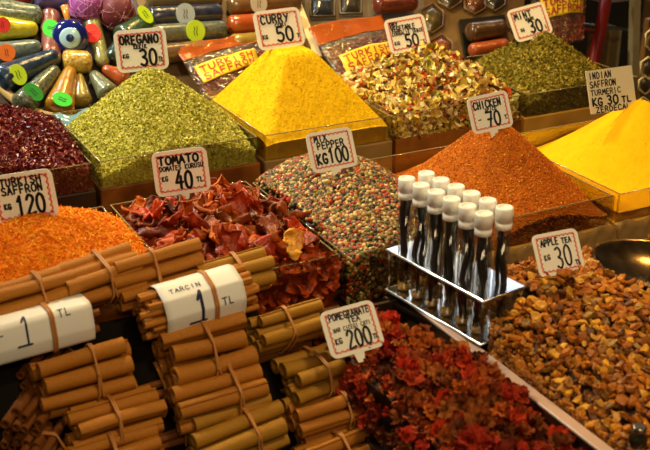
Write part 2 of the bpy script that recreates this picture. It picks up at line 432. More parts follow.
# ------------------------------------------------------------------ bins
def bin_(name_label, u0, u1, v0, v1, boxmat, wall_h=.05, floor=-.17, wrap=False, cat='bin', label=None, bt=0.0):
    root = empty('spice_bin'); t = .004
    b = MB(); cu, cv = (u0+u1)/2, (v0+v1)/2; hu, hv = (u1-u0)/2, (v1-v0)/2; hz = (bt-floor)/2; zc = (bt+floor)/2-.001; wm = (wall_h+bt)/2; wh = (wall_h-bt)/2-.001
    b.box((cu, v0+t, zc), (hu, t, hz), bev=.002); b.box((cu, v1-t, zc), (hu, t, hz), bev=.002)
    b.box((u0+t, cv, zc), (t, hv-2*t, hz)); b.box((u1-t, cv, zc), (t, hv-2*t, hz))
    b.box((cu, cv, floor), (hu-2*t, hv-2*t, t))
    b.build('box', boxmat, root)
    w = .0012
    a = MB()
    a.box((cu, v0+t, wm), (hu, w, wh)); a.box((cu, v1-t, wm), (hu, w, wh))
    a.box((u0+t, cv, wm), (w, hv-t-w, wh)); a.box((u1-t, cv, wm), (w, hv-t-w, wh))
    a.build('clear_wall', M['acrylic'], root)
    r = MB(); q = .0012
    r.tube([(u0+t, v0+t, wall_h), (u1-t, v0+t, wall_h), (u1-t, v1-t, wall_h), (u0+t, v1-t, wall_h)], q, 6, True)
    r.build('rim', M['acrylic_edge'], root)
    if wrap:
        p = MB(); n = 60; m = 10; vs = []
        rr = random.Random(3)
        path = []
        for i in range(n+1): path.append((u0-.006+(u1-u0+.012)*i/n, v0-.003, 0, -1))
        for j in range(m+1):
            for i, (x, y, nx, ny) in enumerate(path):
                z = .004 - .115*j/m
                d = .004 + .004*math.sin(i*.9+j*.7)*math.sin(j*1.1+i*.23) + rr.uniform(-.0015, .0015)
                vs.append((x, y-abs(d), z + .004*math.sin(i*.5)))
        fs = [(j*(n+1)+i, j*(n+1)+i+1, (j+1)*(n+1)+i+1, (j+1)*(n+1)+i) for j in range(m) for i in range(n)]
        p.add(vs, fs, True)
        o = p.build('plastic_wrap', M['wrap'], root)
        sd = o.modifiers.new('s', 'SOLIDIFY'); sd.thickness = .0006
    rebase(root, (cu, cv, floor))
    tag(root, label, cat)
    return root

bin_('', .17, .47, 1.80, 2.13, M['box_dark'], label='bin of dark red pepper flakes with clear walls, far left')
bin_('', .478, .788, 1.80, 2.13, M['box_brown'], label='glossy brown bin with clear walls filled with green oregano')
bin_('', .797, 1.078, 1.80, 2.13, M['box_grey'], label='greyish bin with clear walls holding the yellow curry pyramid')
bin_('', 1.085, 1.395, 1.80, 2.13, M['box_brown'], label='brown bin with clear walls holding dried vegetable flakes')
bin_('', 1.403, 1.713, 1.80, 2.13, M['box_gold'], label='ochre brown bin holding the green mint, back right')
bin_('', .12, .428, 1.26, 1.60, M['box_dark'], label='dark bin under the orange safflower threads, left edge')
bin_('', .434, .674, 1.26, 1.60, M['box_brown'], bt=-.03, label='clear walled brown bin full of dried tomatoes')
bin_('', .68, .872, 1.26, 1.60, M['box_dark'], wall_h=.045, bt=-.035, label='dark bin holding the mixed peppercorns')
bin_('', .88, 1.178, 1.26, 1.60, M['box_gold'], wrap=True, label='clear walled bin of orange chicken spice wrapped in plastic')
bin_('', 1.186, 1.49, 1.26, 1.60, M['box_gold'], wrap=True, label='clear walled bin of bright yellow turmeric at right edge')

# ------------------------------------------------------------------ heaps
def reg(u0, u1, v0, v1, i=.008): return (u0+i, u1-i, v0+i, v1-i)
fl = [flake(2, 2, b, 1, w, s) for s, (b, w) in enumerate([(.3, .6), (-.3, .5), (.5, .8), (.1, .4), (-.5, .6)])]
# oregano
R_ = reg(.478, .788, 1.80, 2.13); h = peak(.637, 1.965, .012, .159, .185, .20, 2.1, .09, .003, 30)
heap('oregano_heap', 'heap of pale green dried oregano flakes, back left', 'spice', R_, h, [M['oregano'], M['oregano']],
     scatter(fl, 20000, R_, h, (.0038, .0075), .7, .0012)+side_scatter(fl, 3000, R_, h, (.004, .008), -.004))
# curry: a four-sided pyramid
R_ = reg(.797, 1.078, 1.80, 2.13); h = peak(.934, 1.965, .012, .206, (.142, .152), .168, 14, .018, .0008, 60)
heap('curry_heap', 'four-sided pyramid of yellow curry powder', 'spice', R_, h, [M['curry'], M['curry_grain']],
     scatter([ico(1)], 5000, R_, h, (.001, .0028), .6, .0), n=150, disp=.0006)
# vegetables
R_ = reg(1.085, 1.395, 1.80, 2.13); h = peak(1.245, 1.95, .02, .130, .172, .19, 2.1, .16, .006, 35)
fv = [flake(3, 3, b, 1, w, 20+s) for s, (b, w) in enumerate([(.5, .7), (-.6, .6), (.9, .9), (.3, .35), (-.9, .8), (.7, .5)])]
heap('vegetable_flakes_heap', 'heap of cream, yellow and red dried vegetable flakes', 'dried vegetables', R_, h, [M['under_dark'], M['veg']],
     scatter(fv, 3000, R_, h, (.010, .025), 1.0, .004, .35, smooth=True)+side_scatter(fv, 500, R_, h, (.010, .022), -.004, smooth=True), n=50)
# mint
R_ = reg(1.403, 1.713, 1.80, 2.13); h = peak(1.55, 1.95, .012, .139, .165, .19, 2.1, .12, .003, 30)
heap('mint_heap', 'heap of dark green dried mint leaves, back right', 'spice', R_, h, [M['mint'], M['mint']],
     scatter(fl, 13000, R_, h, (.0045, .009), .8, .0012)+side_scatter(fl, 2500, R_, h, (.005, .009), -.004))
# dark red flakes
R_ = reg(.17, .47, 1.80, 2.13); h = peak(.30, 1.985, .02, .128, .2, .21, 2.2, .3, .004, 30)
heap('red_pepper_heap', 'heap of dark maroon pepper flakes, far left', 'spice', R_, h, [M['sumac'], M['sumac']],
     scatter(fl, 8000, R_, h, (.005, .011), .9, .0015)+side_scatter(fl, 1500, R_, h, (.005, .010), -.004))
# safflower threads
R_ = reg(.12, .428, 1.26, 1.60); h = peak(.285, 1.42, .02, .122, .175, .19, 2.2, .35, .003, 30)
th = [thread(s) for s in range(6)]
heap('safflower_heap', 'mound of bright orange safflower threads, left edge', 'spice', R_, h, [M['saffron'], M['saffron']],
     scatter(th, 13000, R_, h, (.009, .016), .35, .0012, .2) + scatter(fl[3:4], 3000, R_, h, (.003, .007), .5, .001))
# peppercorns
R_ = reg(.68, .872, 1.26, 1.60); h = peak(.795, 1.47, .018, .108, (.14, .125), .22, 2.2, .3, .002, 30)
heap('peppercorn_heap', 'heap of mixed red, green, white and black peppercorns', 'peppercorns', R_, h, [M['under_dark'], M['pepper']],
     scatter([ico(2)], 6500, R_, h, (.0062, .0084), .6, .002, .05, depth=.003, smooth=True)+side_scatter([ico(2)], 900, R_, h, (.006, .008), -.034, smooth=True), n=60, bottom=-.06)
# chicken spice
R_ = reg(.88, 1.178, 1.26, 1.60); h = peak(1.05, 1.425, .014, .154, (.13, .155), .168, 2.0, .07, .001, 50)
heap('chicken_spice_heap', 'heap of orange brown chicken spice powder behind the tubes', 'spice', R_, h, [M['chicken'], M['chicken_grain']],
     scatter([ico(1)], 14000, R_, h, (.001, .0032), .6, .0002)+side_scatter([ico(1)], 1200, R_, h, (.001, .003), -.004), n=120, disp=.0008)
# turmeric
R_ = reg(1.186, 1.49, 1.26, 1.60); h = peak(1.378, 1.435, .014, .139, .145, .165, 1.9, .1, .001, 30)
heap('turmeric_heap', 'smooth cone of bright yellow turmeric at the right edge', 'spice', R_, h, [M['turmeric'], M['turmeric']],
     scatter([ico(1)], 1200, R_, h, (.001, .0018), .6, .0), n=120, disp=.0003)

# ------------------------------------------------------------------ dried tomatoes
def tomato_mesh(seed, L=.05):
    from mathutils import noise
    r = np.random.default_rng(seed); n, m = 12, 28
    ph = r.uniform(0, 6.28, 8); V = [(0, 0, 0)]; ro = r.uniform(.5, 1.0); asp = r.uniform(.5, .75)
    for i in range(1, n+1):
        t = i/n
        for k in range(m):
            a = 2*math.pi*k/m
            th_ = t*(1.3+.5*math.sin(a+ph[0]))           # cup that curls back over itself
            rad = math.sin(min(th_, 2.2))*(1+.10*math.sin(2*a+ph[1])+.06*math.sin(5*a+ph[2]))
            x, y = rad*math.cos(a), rad*math.sin(a)*asp
            z = (1-math.cos(th_))*.5*ro
            w = noise.noise_vector(Vector((x*1.9+seed*3.1, y*1.9, z*1.9+ph[3])))*.42 + noise.noise_vector(Vector((x*5+seed, y*5, z*5)))*.16
            V.append(((x+w.x*t)*L/2, (y+w.y*t)*L/2, (z+w.z*(.3+t))*L/2))
    F = [(0, 1+k, 1+(k+1) % m) for k in range(m)]
    for i in range(n-1):
        for k in range(m): F.append((1+i*m+k, 1+(i+1)*m+k, 1+(i+1)*m+(k+1) % m, 1+i*m+(k+1) % m))
    me = bpy.data.meshes.new('dried_tomato'); me.from_pydata(V, [], F); me.polygons.foreach_set('use_smooth', [True]*len(F)); me.update()
    return me
def solid(o, t):
    s = o.modifiers.new('thickness', 'SOLIDIFY'); s.thickness = t; s.offset = 0
tm = [tomato_mesh(s) for s in range(7)]
for m_ in tm: m_.materials.append(M['tomato'])
ht = peak(.565, 1.40, .016, .074, .16, .20, 2.5, .5, .006, 25)
R_ = (.442, .666, 1.268, 1.592)
hb = lambda u, v: ht(u, v)-.022
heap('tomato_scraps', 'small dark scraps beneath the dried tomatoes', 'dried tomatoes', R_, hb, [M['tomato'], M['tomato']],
     side_scatter(fv, 140, R_, ht, (.015, .03), -.028, smooth=True)+scatter(fv, 500, R_, hb, (.012, .022), .8, .003, smooth=True), n=40, bottom=-.06)
pts = []
tries = 0
while len(pts) < 56 and tries < 4000:
    tries += 1
    p = (random.uniform(.462, .648), random.uniform(1.295, 1.57))
    if all(math.hypot(p[0]-q[0], p[1]-q[1]) > .025 for q in pts): pts.append(p)
zone = [(.05, 'near the front wall of the bin'), (.16, 'in the middle of the tomato heap'), (.4, 'at the back of the tomato heap')]
for i, (u, v) in enumerate(pts):
    o = link('dried_tomato', tm[i % 7])
    solid(o, .0022)
    e = .004
    n = Vector((-(float(ht(u+e, v))-float(ht(u-e, v)))/(2*e), -(float(ht(u, v+e))-float(ht(u, v-e)))/(2*e), 1)).normalized()
    n = (n + Vector((random.gauss(0, .35), random.gauss(-.15, .35), 0))).normalized()
    q = n.to_track_quat('Z', 'Y').to_matrix().to_4x4() @ Matrix.Rotation(random.uniform(0, 6.28), 4, 'Z')
    s = random.uniform(.85, 1.4); q = q @ Matrix.Rotation(random.choice([0, 0, 3.14]), 4, 'X')
    o.matrix_world = Matrix.Translation((u, v, float(ht(u, v))+.002)) @ q @ Matrix.Scale(s, 4)
    tag(o, 'red and maroon dried tomato half in the clear walled bin', 'dried tomato', 'dried tomatoes in the brown bin')
gp = on_z(292, 246, .075)
gm = tomato_mesh(33, .046); gm.materials.append(M['tomato_gold'])
o = link('dried_tomato', gm); solid(o, .003)
o.matrix_world = Matrix.Translation((gp[0], gp[1], .078)) @ Matrix.Rotation(.9, 4, 'X') @ Matrix.Rotation(1.3, 4, 'Z')
tag(o, 'golden orange dried tomato, the palest one at the right of its bin', 'dried tomato')

# ------------------------------------------------------------------ pomegranate blossoms
def blossom_mesh(seed):
    r = np.random.default_rng(seed); V = []; F = []
    def petal(a, tilt, L, W, ph):
        b = len(V); n, m = 5, 6
        for i in range(n+1):
            t = i/n
            for j in range(m+1):
                s = j/m*2-1
                w = W*math.sin(min(1, t*1.05+.12)*math.pi*.62)**.8
                x = L*t*math.cos(tilt*(.5+t)); z = L*t*math.sin(tilt*(.5+t)) + .10*math.sin(s*5+ph)*t + .07*math.sin(t*9+ph*2+s*3)
                y = s*w*(1-.25*t) + .04*math.sin(t*7+ph)
                x += .08*math.sin(s*4+ph*3)*t; 
                V.append((x*math.cos(a)-y*math.sin(a), x*math.sin(a)+y*math.cos(a), z-.25))
        for i in range(n):
            for j in range(m): F.append((b+i*(m+1)+j, b+(i+1)*(m+1)+j, b+(i+1)*(m+1)+j+1, b+i*(m+1)+j+1))
    k = r.integers(5, 7)
    for i in range(k): petal(6.28*i/k+r.normal()*.2, r.uniform(.0, .5), r.uniform(.75, 1.05), r.uniform(.45, .65), r.uniform(0, 6))
    for i in range(5): petal(6.28*i/5+.5+r.normal()*.3, r.uniform(.75, 1.15), r.uniform(.6, .85), r.uniform(.35, .5), r.uniform(0, 6))
    for i in range(4): petal(6.28*i/4+r.normal()*.4, r.uniform(1.2, 1.7), r.uniform(.45, .7), r.uniform(.2, .3), r.uniform(0, 6))
    me = bpy.data.meshes.new('dried_blossom'); me.from_pydata(V, [], F); me.polygons.foreach_set('use_smooth', [True]*len(F)); me.update()
    me.materials.append(M['pom']); return me
bmeshes = [blossom_mesh(50+s) for s in range(6)]
def hp(u, v):
    u = np.asarray(u, float); v = np.asarray(v, float)
    z = -.004 + .02*lump(u, v, 14)*.5 - .22*np.clip(.68-u, 0, 1) + .03*np.exp(-((u-.655)**2/.004+(v-1.03)**2/.02))
    return z - .10*np.clip(.90-v, 0, 1)
RP = (.603, .728, .62, 1.19)
ob_root = empty('tea_bin')
b = MB(); b.box((.738, .90, -.0835), (.003, .30, .0835)); b.box((.667, 1.197, -.09), (.071, .003, .085)); b.box((.667, .90, -.172), (.066, .294, .003)); b.box((.667, .603, -.1), (.071, .003, .075)); b.box((.598, .90, -.14), (.003, .294, .035))
b.build('box', M['box_dark'], ob_root)
b = MB(); b.box((.7365, .90, .0015), (.0055, .30, .0022), bev=.001); b.box((.7475, .90, -.003), (.0035, .30, .003), bev=.001); b.build('ledge', M['ledge'], ob_root)
rebase(ob_root, (.64, .9, -.175)); tag(ob_root, 'dark bin with a pinkish ledge holding the pomegranate blossoms', 'bin')
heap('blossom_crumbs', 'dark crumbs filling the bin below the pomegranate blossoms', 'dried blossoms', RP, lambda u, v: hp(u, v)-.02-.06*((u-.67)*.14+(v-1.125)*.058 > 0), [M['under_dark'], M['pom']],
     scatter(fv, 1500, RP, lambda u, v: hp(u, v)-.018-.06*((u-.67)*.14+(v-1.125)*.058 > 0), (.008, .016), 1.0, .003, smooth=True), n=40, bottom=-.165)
pts = []; tries = 0
while len(pts) < 215 and tries < 30000:
    tries += 1
    p = (random.uniform(.61, .722), random.uniform(.745, 1.185))
    if (p[0]-.67)*.14+(p[1]-1.125)*.058 < 0 and all(math.hypot(p[0]-q[0], p[1]-q[1]) > .0155 for q in pts): pts.append(p)
for i, (u, v) in enumerate(pts):
    o = link('dried_blossom', bmeshes[i % 6])
    if i < 6: pass
    n = Vector((random.gauss(0, .5), random.gauss(-.3, .5), 1)).normalized()
    s = random.uniform(.012, .0205)
    o.matrix_world = Matrix.Translation((u, v, float(hp(u, v))+random.uniform(-.010, .010))) @ n.to_track_quat('Z', 'Y').to_matrix().to_4x4() @ Matrix.Rotation(random.uniform(0, 6.28), 4, 'Z') @ Matrix.Scale(s, 4)
    tag(o, 'crumpled red or rusty dried blossom in the pomegranate tea bin', 'dried flower', 'pomegranate tea blossoms')

for i in range(58):
    u, v, z = random.uniform(.590, .604), random.uniform(.80, 1.12), random.uniform(-.085, -.028)
    o = link('dried_blossom', bmeshes[i % 6]); n = Vector((-1, random.gauss(-.3, .4), random.gauss(.6, .4))).normalized(); s = random.uniform(.010, .0155)
    o.matrix_world = Matrix.Translation((u, v, z-.10*max(0, .9-v))) @ n.to_track_quat('Z', 'Y').to_matrix().to_4x4() @ Matrix.Scale(s, 4)
    tag(o, 'crumpled red or rusty dried blossom in the pomegranate tea bin', 'dried flower', 'pomegranate tea blossoms')

# ------------------------------------------------------------------ apple tea
bp = on_z(652, 285, .03)
BC = (bp[0]+.010, bp[1]-.006)
ha0 = peak(.90, 1.0, .007, .062, (.135, .3), (.35, .14), 2.2, .45, .003, 30)
def ha(u, v):
    t = np.clip((u-.7575)/.045, 0, 1); t = np.maximum(t*t*(3-2*t), np.clip((v-.93)/.06, 0, 1))
    return .003+(ha0(u, v) + .004*lump(u, v, 50))*t
RA = (.7575, 1.25, .62, 1.15)
cut = lambda U, V: ~(((U > .715) & (U < .838) & (V > 1.015)) | (np.hypot(U-BC[0], V-BC[1]) < .096))
ar = empty('tea_bin')
b = MB(); b.box((.7535, .885, -.088), (.0022, .285, .08)); b.box((1.0, 1.185, -.085), (.248, .003, .08)); b.box((1.0, .603, -.085), (.248, .003, .08)); b.box((1.255, .89, -.085), (.003, .3, .08)); b.box((1.0, .89, -.168), (.24, .29, .003))
b.build('box', M['box_dark'], ar)
rebase(ar, (1.0, .9, -.17)); tag(ar, 'wide low bin full of apple tea pieces, front right', 'bin')
ct = [chunk_piece(s) for s in range(6)]
ch = scatter(ct, 7000, RA, ha, (.006, .013), .9, .002, .25, smooth=False, keep=cut)+side_scatter(ct, 1100, (RA[0]+.001, RA[1], RA[2], 1.01), ha, (.007, .012), -.006, smooth=True)
mo = mound(RA, lambda u, v: ha(u, v)-.006-.05*((u < .84) & (v > 1.01))-.045*(np.hypot(u-BC[0], v-BC[1]) < .09), 60, -.16, 0)
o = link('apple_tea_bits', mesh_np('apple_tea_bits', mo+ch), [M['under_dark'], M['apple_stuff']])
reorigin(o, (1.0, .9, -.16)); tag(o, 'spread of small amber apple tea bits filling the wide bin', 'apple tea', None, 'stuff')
am = []
for s in range(8):
    V, F = chunk_piece(100+s); me = mesh_np('apple_tea_piece', [(V, F, 0, False)]); me.materials.append(M['apple']); am.append(me)
n_ = 0; pts = []; tries = 0
while n_ < 300 and tries < 60000:
    tries += 1
    u, v = random.uniform(.765, 1.06), random.uniform(.70, 1.08)
    if not bool(cut(np.array([u]), np.array([v]))[0]): continue
    w = np.array([u, v, 0.03-HC]); Z = w@cF
    px, py = 325+FPX*(w@cR)/Z, 225-FPX*(w@cU)/Z
    if not (480 < px < 655 and 285 < py < 456): continue
    if any(math.hypot(u-q[0], v-q[1]) < .0098 for q in pts): continue
    pts.append((u, v)); n_ += 1
    o = link('apple_tea_piece', am[n_ % 8])
    n = Vector((random.gauss(0, .5), random.gauss(-.2, .5), 1)).normalized(); s = random.uniform(.010, .0165)
    o.matrix_world = Matrix.Translation((u, v, float(ha(u, v))+.006)) @ n.to_track_quat('Z', 'Y').to_matrix().to_4x4() @ Matrix.Rotation(random.uniform(0, 6.28), 4, 'Z') @ Matrix.Scale(s, 4)
    tag(o, 'amber brown dried apple piece on the wide front right bin', 'apple piece', 'apple tea pieces')

# ------------------------------------------------------------------ handwriting
G = {
 'A': '0,0 .45,1 .9,0;.2,.38 .75,.38', 'B': '.05,0 .05,1 .6,.95 .7,.75 .5,.55 .05,.52;.5,.55 .8,.4 .75,.12 .5,0 .05,0',
 'C': '.8,.85 .6,1 .3,1 .08,.7 .05,.35 .25,.03 .55,0 .82,.15', 'D': '.08,0 .08,1 .5,.95 .82,.7 .82,.35 .55,.05 .08,0',
 'E': '.75,1 .1,1 .1,0 .8,0;.1,.52 .65,.52', 'F': '.75,1 .1,1 .1,0;.1,.52 .65,.52',
 'G': '.8,.85 .55,1 .25,.95 .05,.6 .1,.2 .4,0 .75,.08 .8,.42 .5,.42', 'H': '.08,0 .08,1;.8,0 .8,1;.08,.5 .8,.5',
 'I': '.4,0 .4,1', 'K': '.08,0 .08,1;.75,1 .1,.45 .8,0', 'L': '.1,1 .1,0 .75,0', 'M': '.02,0 .15,1 .45,.35 .75,1 .9,0',
 'N': '.08,0 .08,1 .78,0 .78,1', 'O': '.45,1 .15,.85 .03,.5 .15,.13 .45,0 .75,.13 .86,.5 .75,.85 .45,1',
 'P': '.08,0 .08,1 .6,.97 .78,.75 .6,.5 .08,.45', 'R': '.08,0 .08,1 .6,.97 .75,.75 .55,.53 .08,.5;.4,.52 .82,0',
 'S': '.78,.88 .5,1 .2,.9 .15,.68 .45,.52 .75,.38 .75,.12 .45,0 .08,.12', 'T': '0,1 .85,1;.42,1 .42,0',
 'U': '.08,1 .08,.3 .25,.03 .55,.03 .78,.3 .78,1', 'V': '.02,1 .42,0 .85,1', 'X': '.05,0 .8,1;.05,1 .8,0',
 'Y': '.02,1 .42,.5;.85,1 .3,0', 'Z': '.05,1 .8,1 .05,0 .85,0', '-': '.1,.45 .7,.45',
 '0': '.45,1 .15,.85 .03,.5 .15,.13 .45,0 .75,.13 .86,.5 .75,.85 .45,1', '1': '.2,.75 .5,1 .45,0', '2': '.08,.78 .3,1 .65,.95 .75,.7 .05,0 .85,.05',
 '3': '.1,.92 .45,1 .75,.82 .65,.6 .35,.53 .72,.42 .8,.2 .5,0 .08,.1', '4': '.55,1 .05,.35 .85,.35;.65,.7 .6,0', '5': '.78,1 .2,1 .15,.58 .5,.62 .8,.42 .72,.12 .4,0 .05,.1',
 '7': '.05,1 .85,1 .4,0;.2,.5 .75,.5'}
def strokes(text, x, y, w, hgt, slant=0.0, rise=0.0, rnd=None):
    """polylines for a line of text that starts at x,y and is w wide and hgt high"""
    rnd = rnd or random.Random(len(text)*7+int(w*1e5))
    n = len(text); adv = w/n; out = []
    for i, c in enumerate(text):
        if c not in G: continue
        dy = rnd.uniform(-.04, .04)*hgt; sx = adv*.86*rnd.uniform(.93, 1.05)
        for pl in G[c].split(';'):
            P = [tuple(float(q) for q in p.split(',')) for p in pl.split()]
            if len(P) > 4:                        # smooth long strokes
                Q = []
                for a in range(len(P)-1):
                    p0 = P[max(0, a-1)]; p1 = P[a]; p2 = P[a+1]; p3 = P[min(len(P)-1, a+2)]
                    for t in (0, .33, .67):
                        Q.append(tuple(.5*(2*p1[k]+(-p0[k]+p2[k])*t+(2*p0[k]-5*p1[k]+4*p2[k]-p3[k])*t*t+(-p0[k]+3*p1[k]-3*p2[k]+p3[k])*t**3) for k in (0, 1)))
                P = Q+[P[-1]]
            out.append([(x+i*adv+px*sx+slant*py*hgt, y+dy+py*hgt+rise*(i*adv+px*sx)) for px, py in P])
    return out
def ink(mb, lines, width, fmap):
    """flat marker strokes laid on a surface by fmap(x, y) -> 3D point"""
    for P in lines:
        Q = []
        for (a, b), (c, d) in zip(P[:-1], P[1:]):
            k = max(1, int(math.hypot(c-a, d-b)/.004))
            Q += [(a+(c-a)*t/k, b+(d-b)*t/k) for t in range(k)]
        Q.append(P[-1])
        for (a, b), (c, d) in zip(Q[:-1], Q[1:]):
            L = math.hypot(c-a, d-b)
            if L < 1e-7: continue
            nx, ny = -(d-b)/L*width/2, (c-a)/L*width/2
            mb.add([fmap(a+nx, b+ny), fmap(a-nx, b-ny), fmap(c-nx, d-ny), fmap(c+nx, d+ny)], [(0, 1, 2, 3)])
        for (a, b) in Q:
            mb.add([fmap(a+width/2*math.cos(t*math.pi/4), b+width/2*math.sin(t*math.pi/4)) for t in range(8)], [tuple(range(8))])
def rrect(w, h, r, n=5):
    P = []
    for cx, cy, a0 in ((w/2-r, h/2-r, 0), (-w/2+r, h/2-r, 90), (-w/2+r, -h/2+r, 180), (w/2-r, -h/2+r, 270)):
        for k in range(n+1):
            a = math.radians(a0+90*k/n); P.append((cx+r*math.cos(a), cy+r*math.sin(a)))
    return P
def slab(P, t):
    n = len(P)
    V = [(x, y, 0) for x, y in P]+[(x, y, -t) for x, y in P]
    F = [tuple(range(n)), tuple(range(2*n-1, n-1, -1))]+[(i, i+n, (i+1) % n+n, (i+1) % n) for i in range(n)]
    return V, F
def price_card(pose, rows, label, border=True, plain=False, stake=.05, push=1.0):
    (c, ph, ta, ro, w, h) = pose
    c = tuple((np.array(c)-[0, 0, HC])*push+[0, 0, HC]); w *= push; h *= push
    X = Vector((math.cos(ph), math.sin(ph), 0)); B = Vector((-math.sin(ph), math.cos(ph), 0))
    Y = Vector((0, 0, 1))*math.cos(ta)+B*math.sin(ta)
    X2 = X*math.cos(ro)+Y*math.sin(ro); Y2 = -X*math.sin(ro)+Y*math.cos(ro); N = X2.cross(Y2)
    root = empty('price_card')
    mw = Matrix((X2, Y2, N)).transposed().to_4x4()
    base = Vector(c) - Y2*(h/2+stake); mw.translation = base
    o0 = h/2+stake
    V, F = slab(rrect(w, h, w*(.13 if not plain else .02)), .0016)
    MB().add([(x, y+o0, z) for x, y, z in V], F).build('card', M['card_plain' if plain else 'card'], root)
    if not plain:
        V, F = slab([(-w*.1, -h/2+.001), (-w*.06, -h/2-stake), (w*.06, -h/2-stake), (w*.1, -h/2+.001)][::-1], .001)
        MB().add([(x, y+o0, z-.0003) for x, y, z in V], F).build('stake', M['card'], root)
    if border:
        b = MB(); iw, ih = w*.85, h*.83
        P = rrect(iw, ih, w*.055, 3); P.append(P[0]); Pn = rrect(iw-w*.05, ih-w*.05, w*.04, 3); Pn.append(Pn[0])
        for a in range(len(P)-1):
            b.add([(P[a][0], P[a][1]+o0, .0003), (P[a+1][0], P[a+1][1]+o0, .0003), (Pn[a+1][0], Pn[a+1][1]+o0, .0003), (Pn[a][0], Pn[a][1]+o0, .0003)], [(0, 1, 2, 3)])
        b.build('border_band', M['border_pink'], root)
        b = MB(); zz = []
        n = 0
        per = [((-iw/2, -ih/2), (iw/2, -ih/2)), ((iw/2, -ih/2), (iw/2, ih/2)), ((iw/2, ih/2), (-iw/2, ih/2)), ((-iw/2, ih/2), (-iw/2, -ih/2))]
        for (p, q) in per:
            L = math.hypot(q[0]-p[0], q[1]-p[1]); k = int(L/(w*.045)); dx, dy = (q[0]-p[0])/L, (q[1]-p[1])/L
            line = []
            for i in range(k+1):
                s = L*i/k; off = w*.022*(1+(1 if i % 2 else -1)*.8)
                s = min(max(s, w*.022), L-w*.022)
                line.append((p[0]+dx*s-dy*off, p[1]+dy*s+dx*off+o0))
            zz.append(line)
        ink(b, zz, w*.017, lambda x, y: (x, y, .0005))
        b.build('border_pattern', M['border_red'], root)
    t = MB()
    for (s, x, y, tw, thh, wd) in rows:      # fractions of the card: left, bottom, width, height, pen width
        ink(t, strokes(s, (x-.5)*w, (y-.5)*h+o0, tw*w, thh*h), wd*w, lambda a, b_: (a, b_, .0007))
    t.build('lettering', M['ink'], root)
    root.matrix_world = mw
    return tag(root, label, 'price card')
S = {
'oregano':((0.636,2.010,0.187),-0.349,0.159,0.061,0.0993,0.0805),
'curry':((0.924,2.000,0.201),-0.055,0.421,0.030,0.1016,0.0793),
'veg':((1.221,1.990,0.161),-0.158,0.432,0.106,0.0938,0.0750),
'mint':((1.522,1.960,0.162),-0.180,0.513,0.185,0.0953,0.0756),
'indian':((1.362,1.500,0.143),-0.193,0.365,0.046,0.0949,0.0795),
'chicken':((1.071,1.470,0.149),-0.258,0.360,0.147,0.0741,0.0634),
'tomato':((0.553,1.580,0.092),-0.254,0.180,0.063,0.0886,0.0729),
'mix':((0.794,1.520,0.110),-0.127,0.453,0.061,0.0805,0.0668),
'tsaff':((0.279,1.460,0.140),-0.316,0.161,0.101,0.0871,0.0700),
'apple':((0.916,1.080,0.076),-0.223,0.530,0.075,0.0689,0.0594),
'pomeg':((0.605,1.100,0.024),-0.169,0.611,0.115,0.0746,0.0629)}
price_card(S['oregano'], [('OREGANO', .11, .66, .76, .19, .04), ('KEKIK', .36, .54, .26, .09, .022), ('30', .46, .14, .36, .38, .05), ('KG', .14, .34, .12, .09, .022), ('TL', .82, .2, .09, .1, .022)], 'white price card reading OREGANO 30 with red border', stake=.03)
price_card(S['curry'], [('CURRY', .14, .66, .62, .2, .036), ('CORI', .42, .55, .26, .08, .022), ('50', .42, .16, .4, .36, .048), ('KG', .12, .28, .12, .09, .022), ('T', .85, .22, .06, .1, .022)], 'price card reading CURRY 50 behind the curry peak', stake=.03)
price_card(S['veg'], [('DRY', .12, .78, .2, .1, .026), ('VEGETABLE', .13, .62, .6, .14, .026), ('CORBALIK SEBZE', .13, .5, .78, .09, .018), ('50', .42, .13, .34, .33, .046), ('KG', .14, .24, .14, .09, .022), ('TL', .78, .16, .14, .09, .022)], 'price card reading VEGETABLE 50 on the vegetable flakes', stake=.03)
price_card(S['mint'], [('MINT', .14, .66, .48, .18, .032), ('NANE', .4, .55, .24, .08, .02), ('30', .44, .16, .36, .36, .048), ('KG', .2, .28, .1, .08, .022), ('L', .84, .2, .06, .1, .022)], 'price card reading MINT 30 tilted on the mint heap', stake=.03)
price_card(S['indian'], [('INDIAN', .05, .8, .5, .14, .022), ('SAFFRON', .05, .6, .58, .14, .022), ('TURMERIC', .05, .42, .66, .12, .02), ('KG', .06, .18, .24, .17, .034), ('30', .38, .17, .26, .2, .036), ('TL', .7, .18, .22, .13, .03), ('ZERDECAL', .12, .02, .76, .12, .022)], 'plain square price card reading INDIAN SAFFRON TURMERIC by the turmeric', border=False, plain=True, stake=.0, push=.975)
price_card(S['chicken'], [('CHICKEN', .13, .64, .68, .19, .036), ('SPICE', .38, .54, .3, .08, .02), ('70', .38, .14, .38, .38, .048), ('-', .18, .3, .12, .12, .025), ('T', .82, .24, .07, .1, .022)], 'price card reading CHICKEN 70 standing in the orange spice', stake=.03, push=.962)
price_card(S['tomato'], [('TOMATO', .12, .7, .74, .17, .04), ('DOMATES KURUSU', .12, .56, .8, .1, .02), ('40', .38, .14, .34, .38, .05), ('KG', .14, .34, .12, .1, .022), ('TL', .76, .24, .13, .1, .024)], 'price card reading TOMATO 40 behind the dried tomatoes', stake=.03, push=.985)
price_card(S['mix'], [('MIX', .16, .75, .3, .14, .03), ('PEPPER', .2, .56, .6, .16, .03), ('KG', .14, .2, .26, .24, .046), ('100', .4, .18, .46, .36, .044)], 'price card reading MIX PEPPER KG 100 above the peppercorns', stake=.03, push=.955)
price_card(S['tsaff'], [('TURKISH', .17, .76, .66, .15, .028), ('SAFFRON', .17, .59, .66, .15, .028), ('KG', .17, .3, .12, .1, .026), ('120', .36, .16, .48, .38, .046)], 'price card reading TURKISH SAFFRON 120 at the left edge', stake=.03, push=.985)
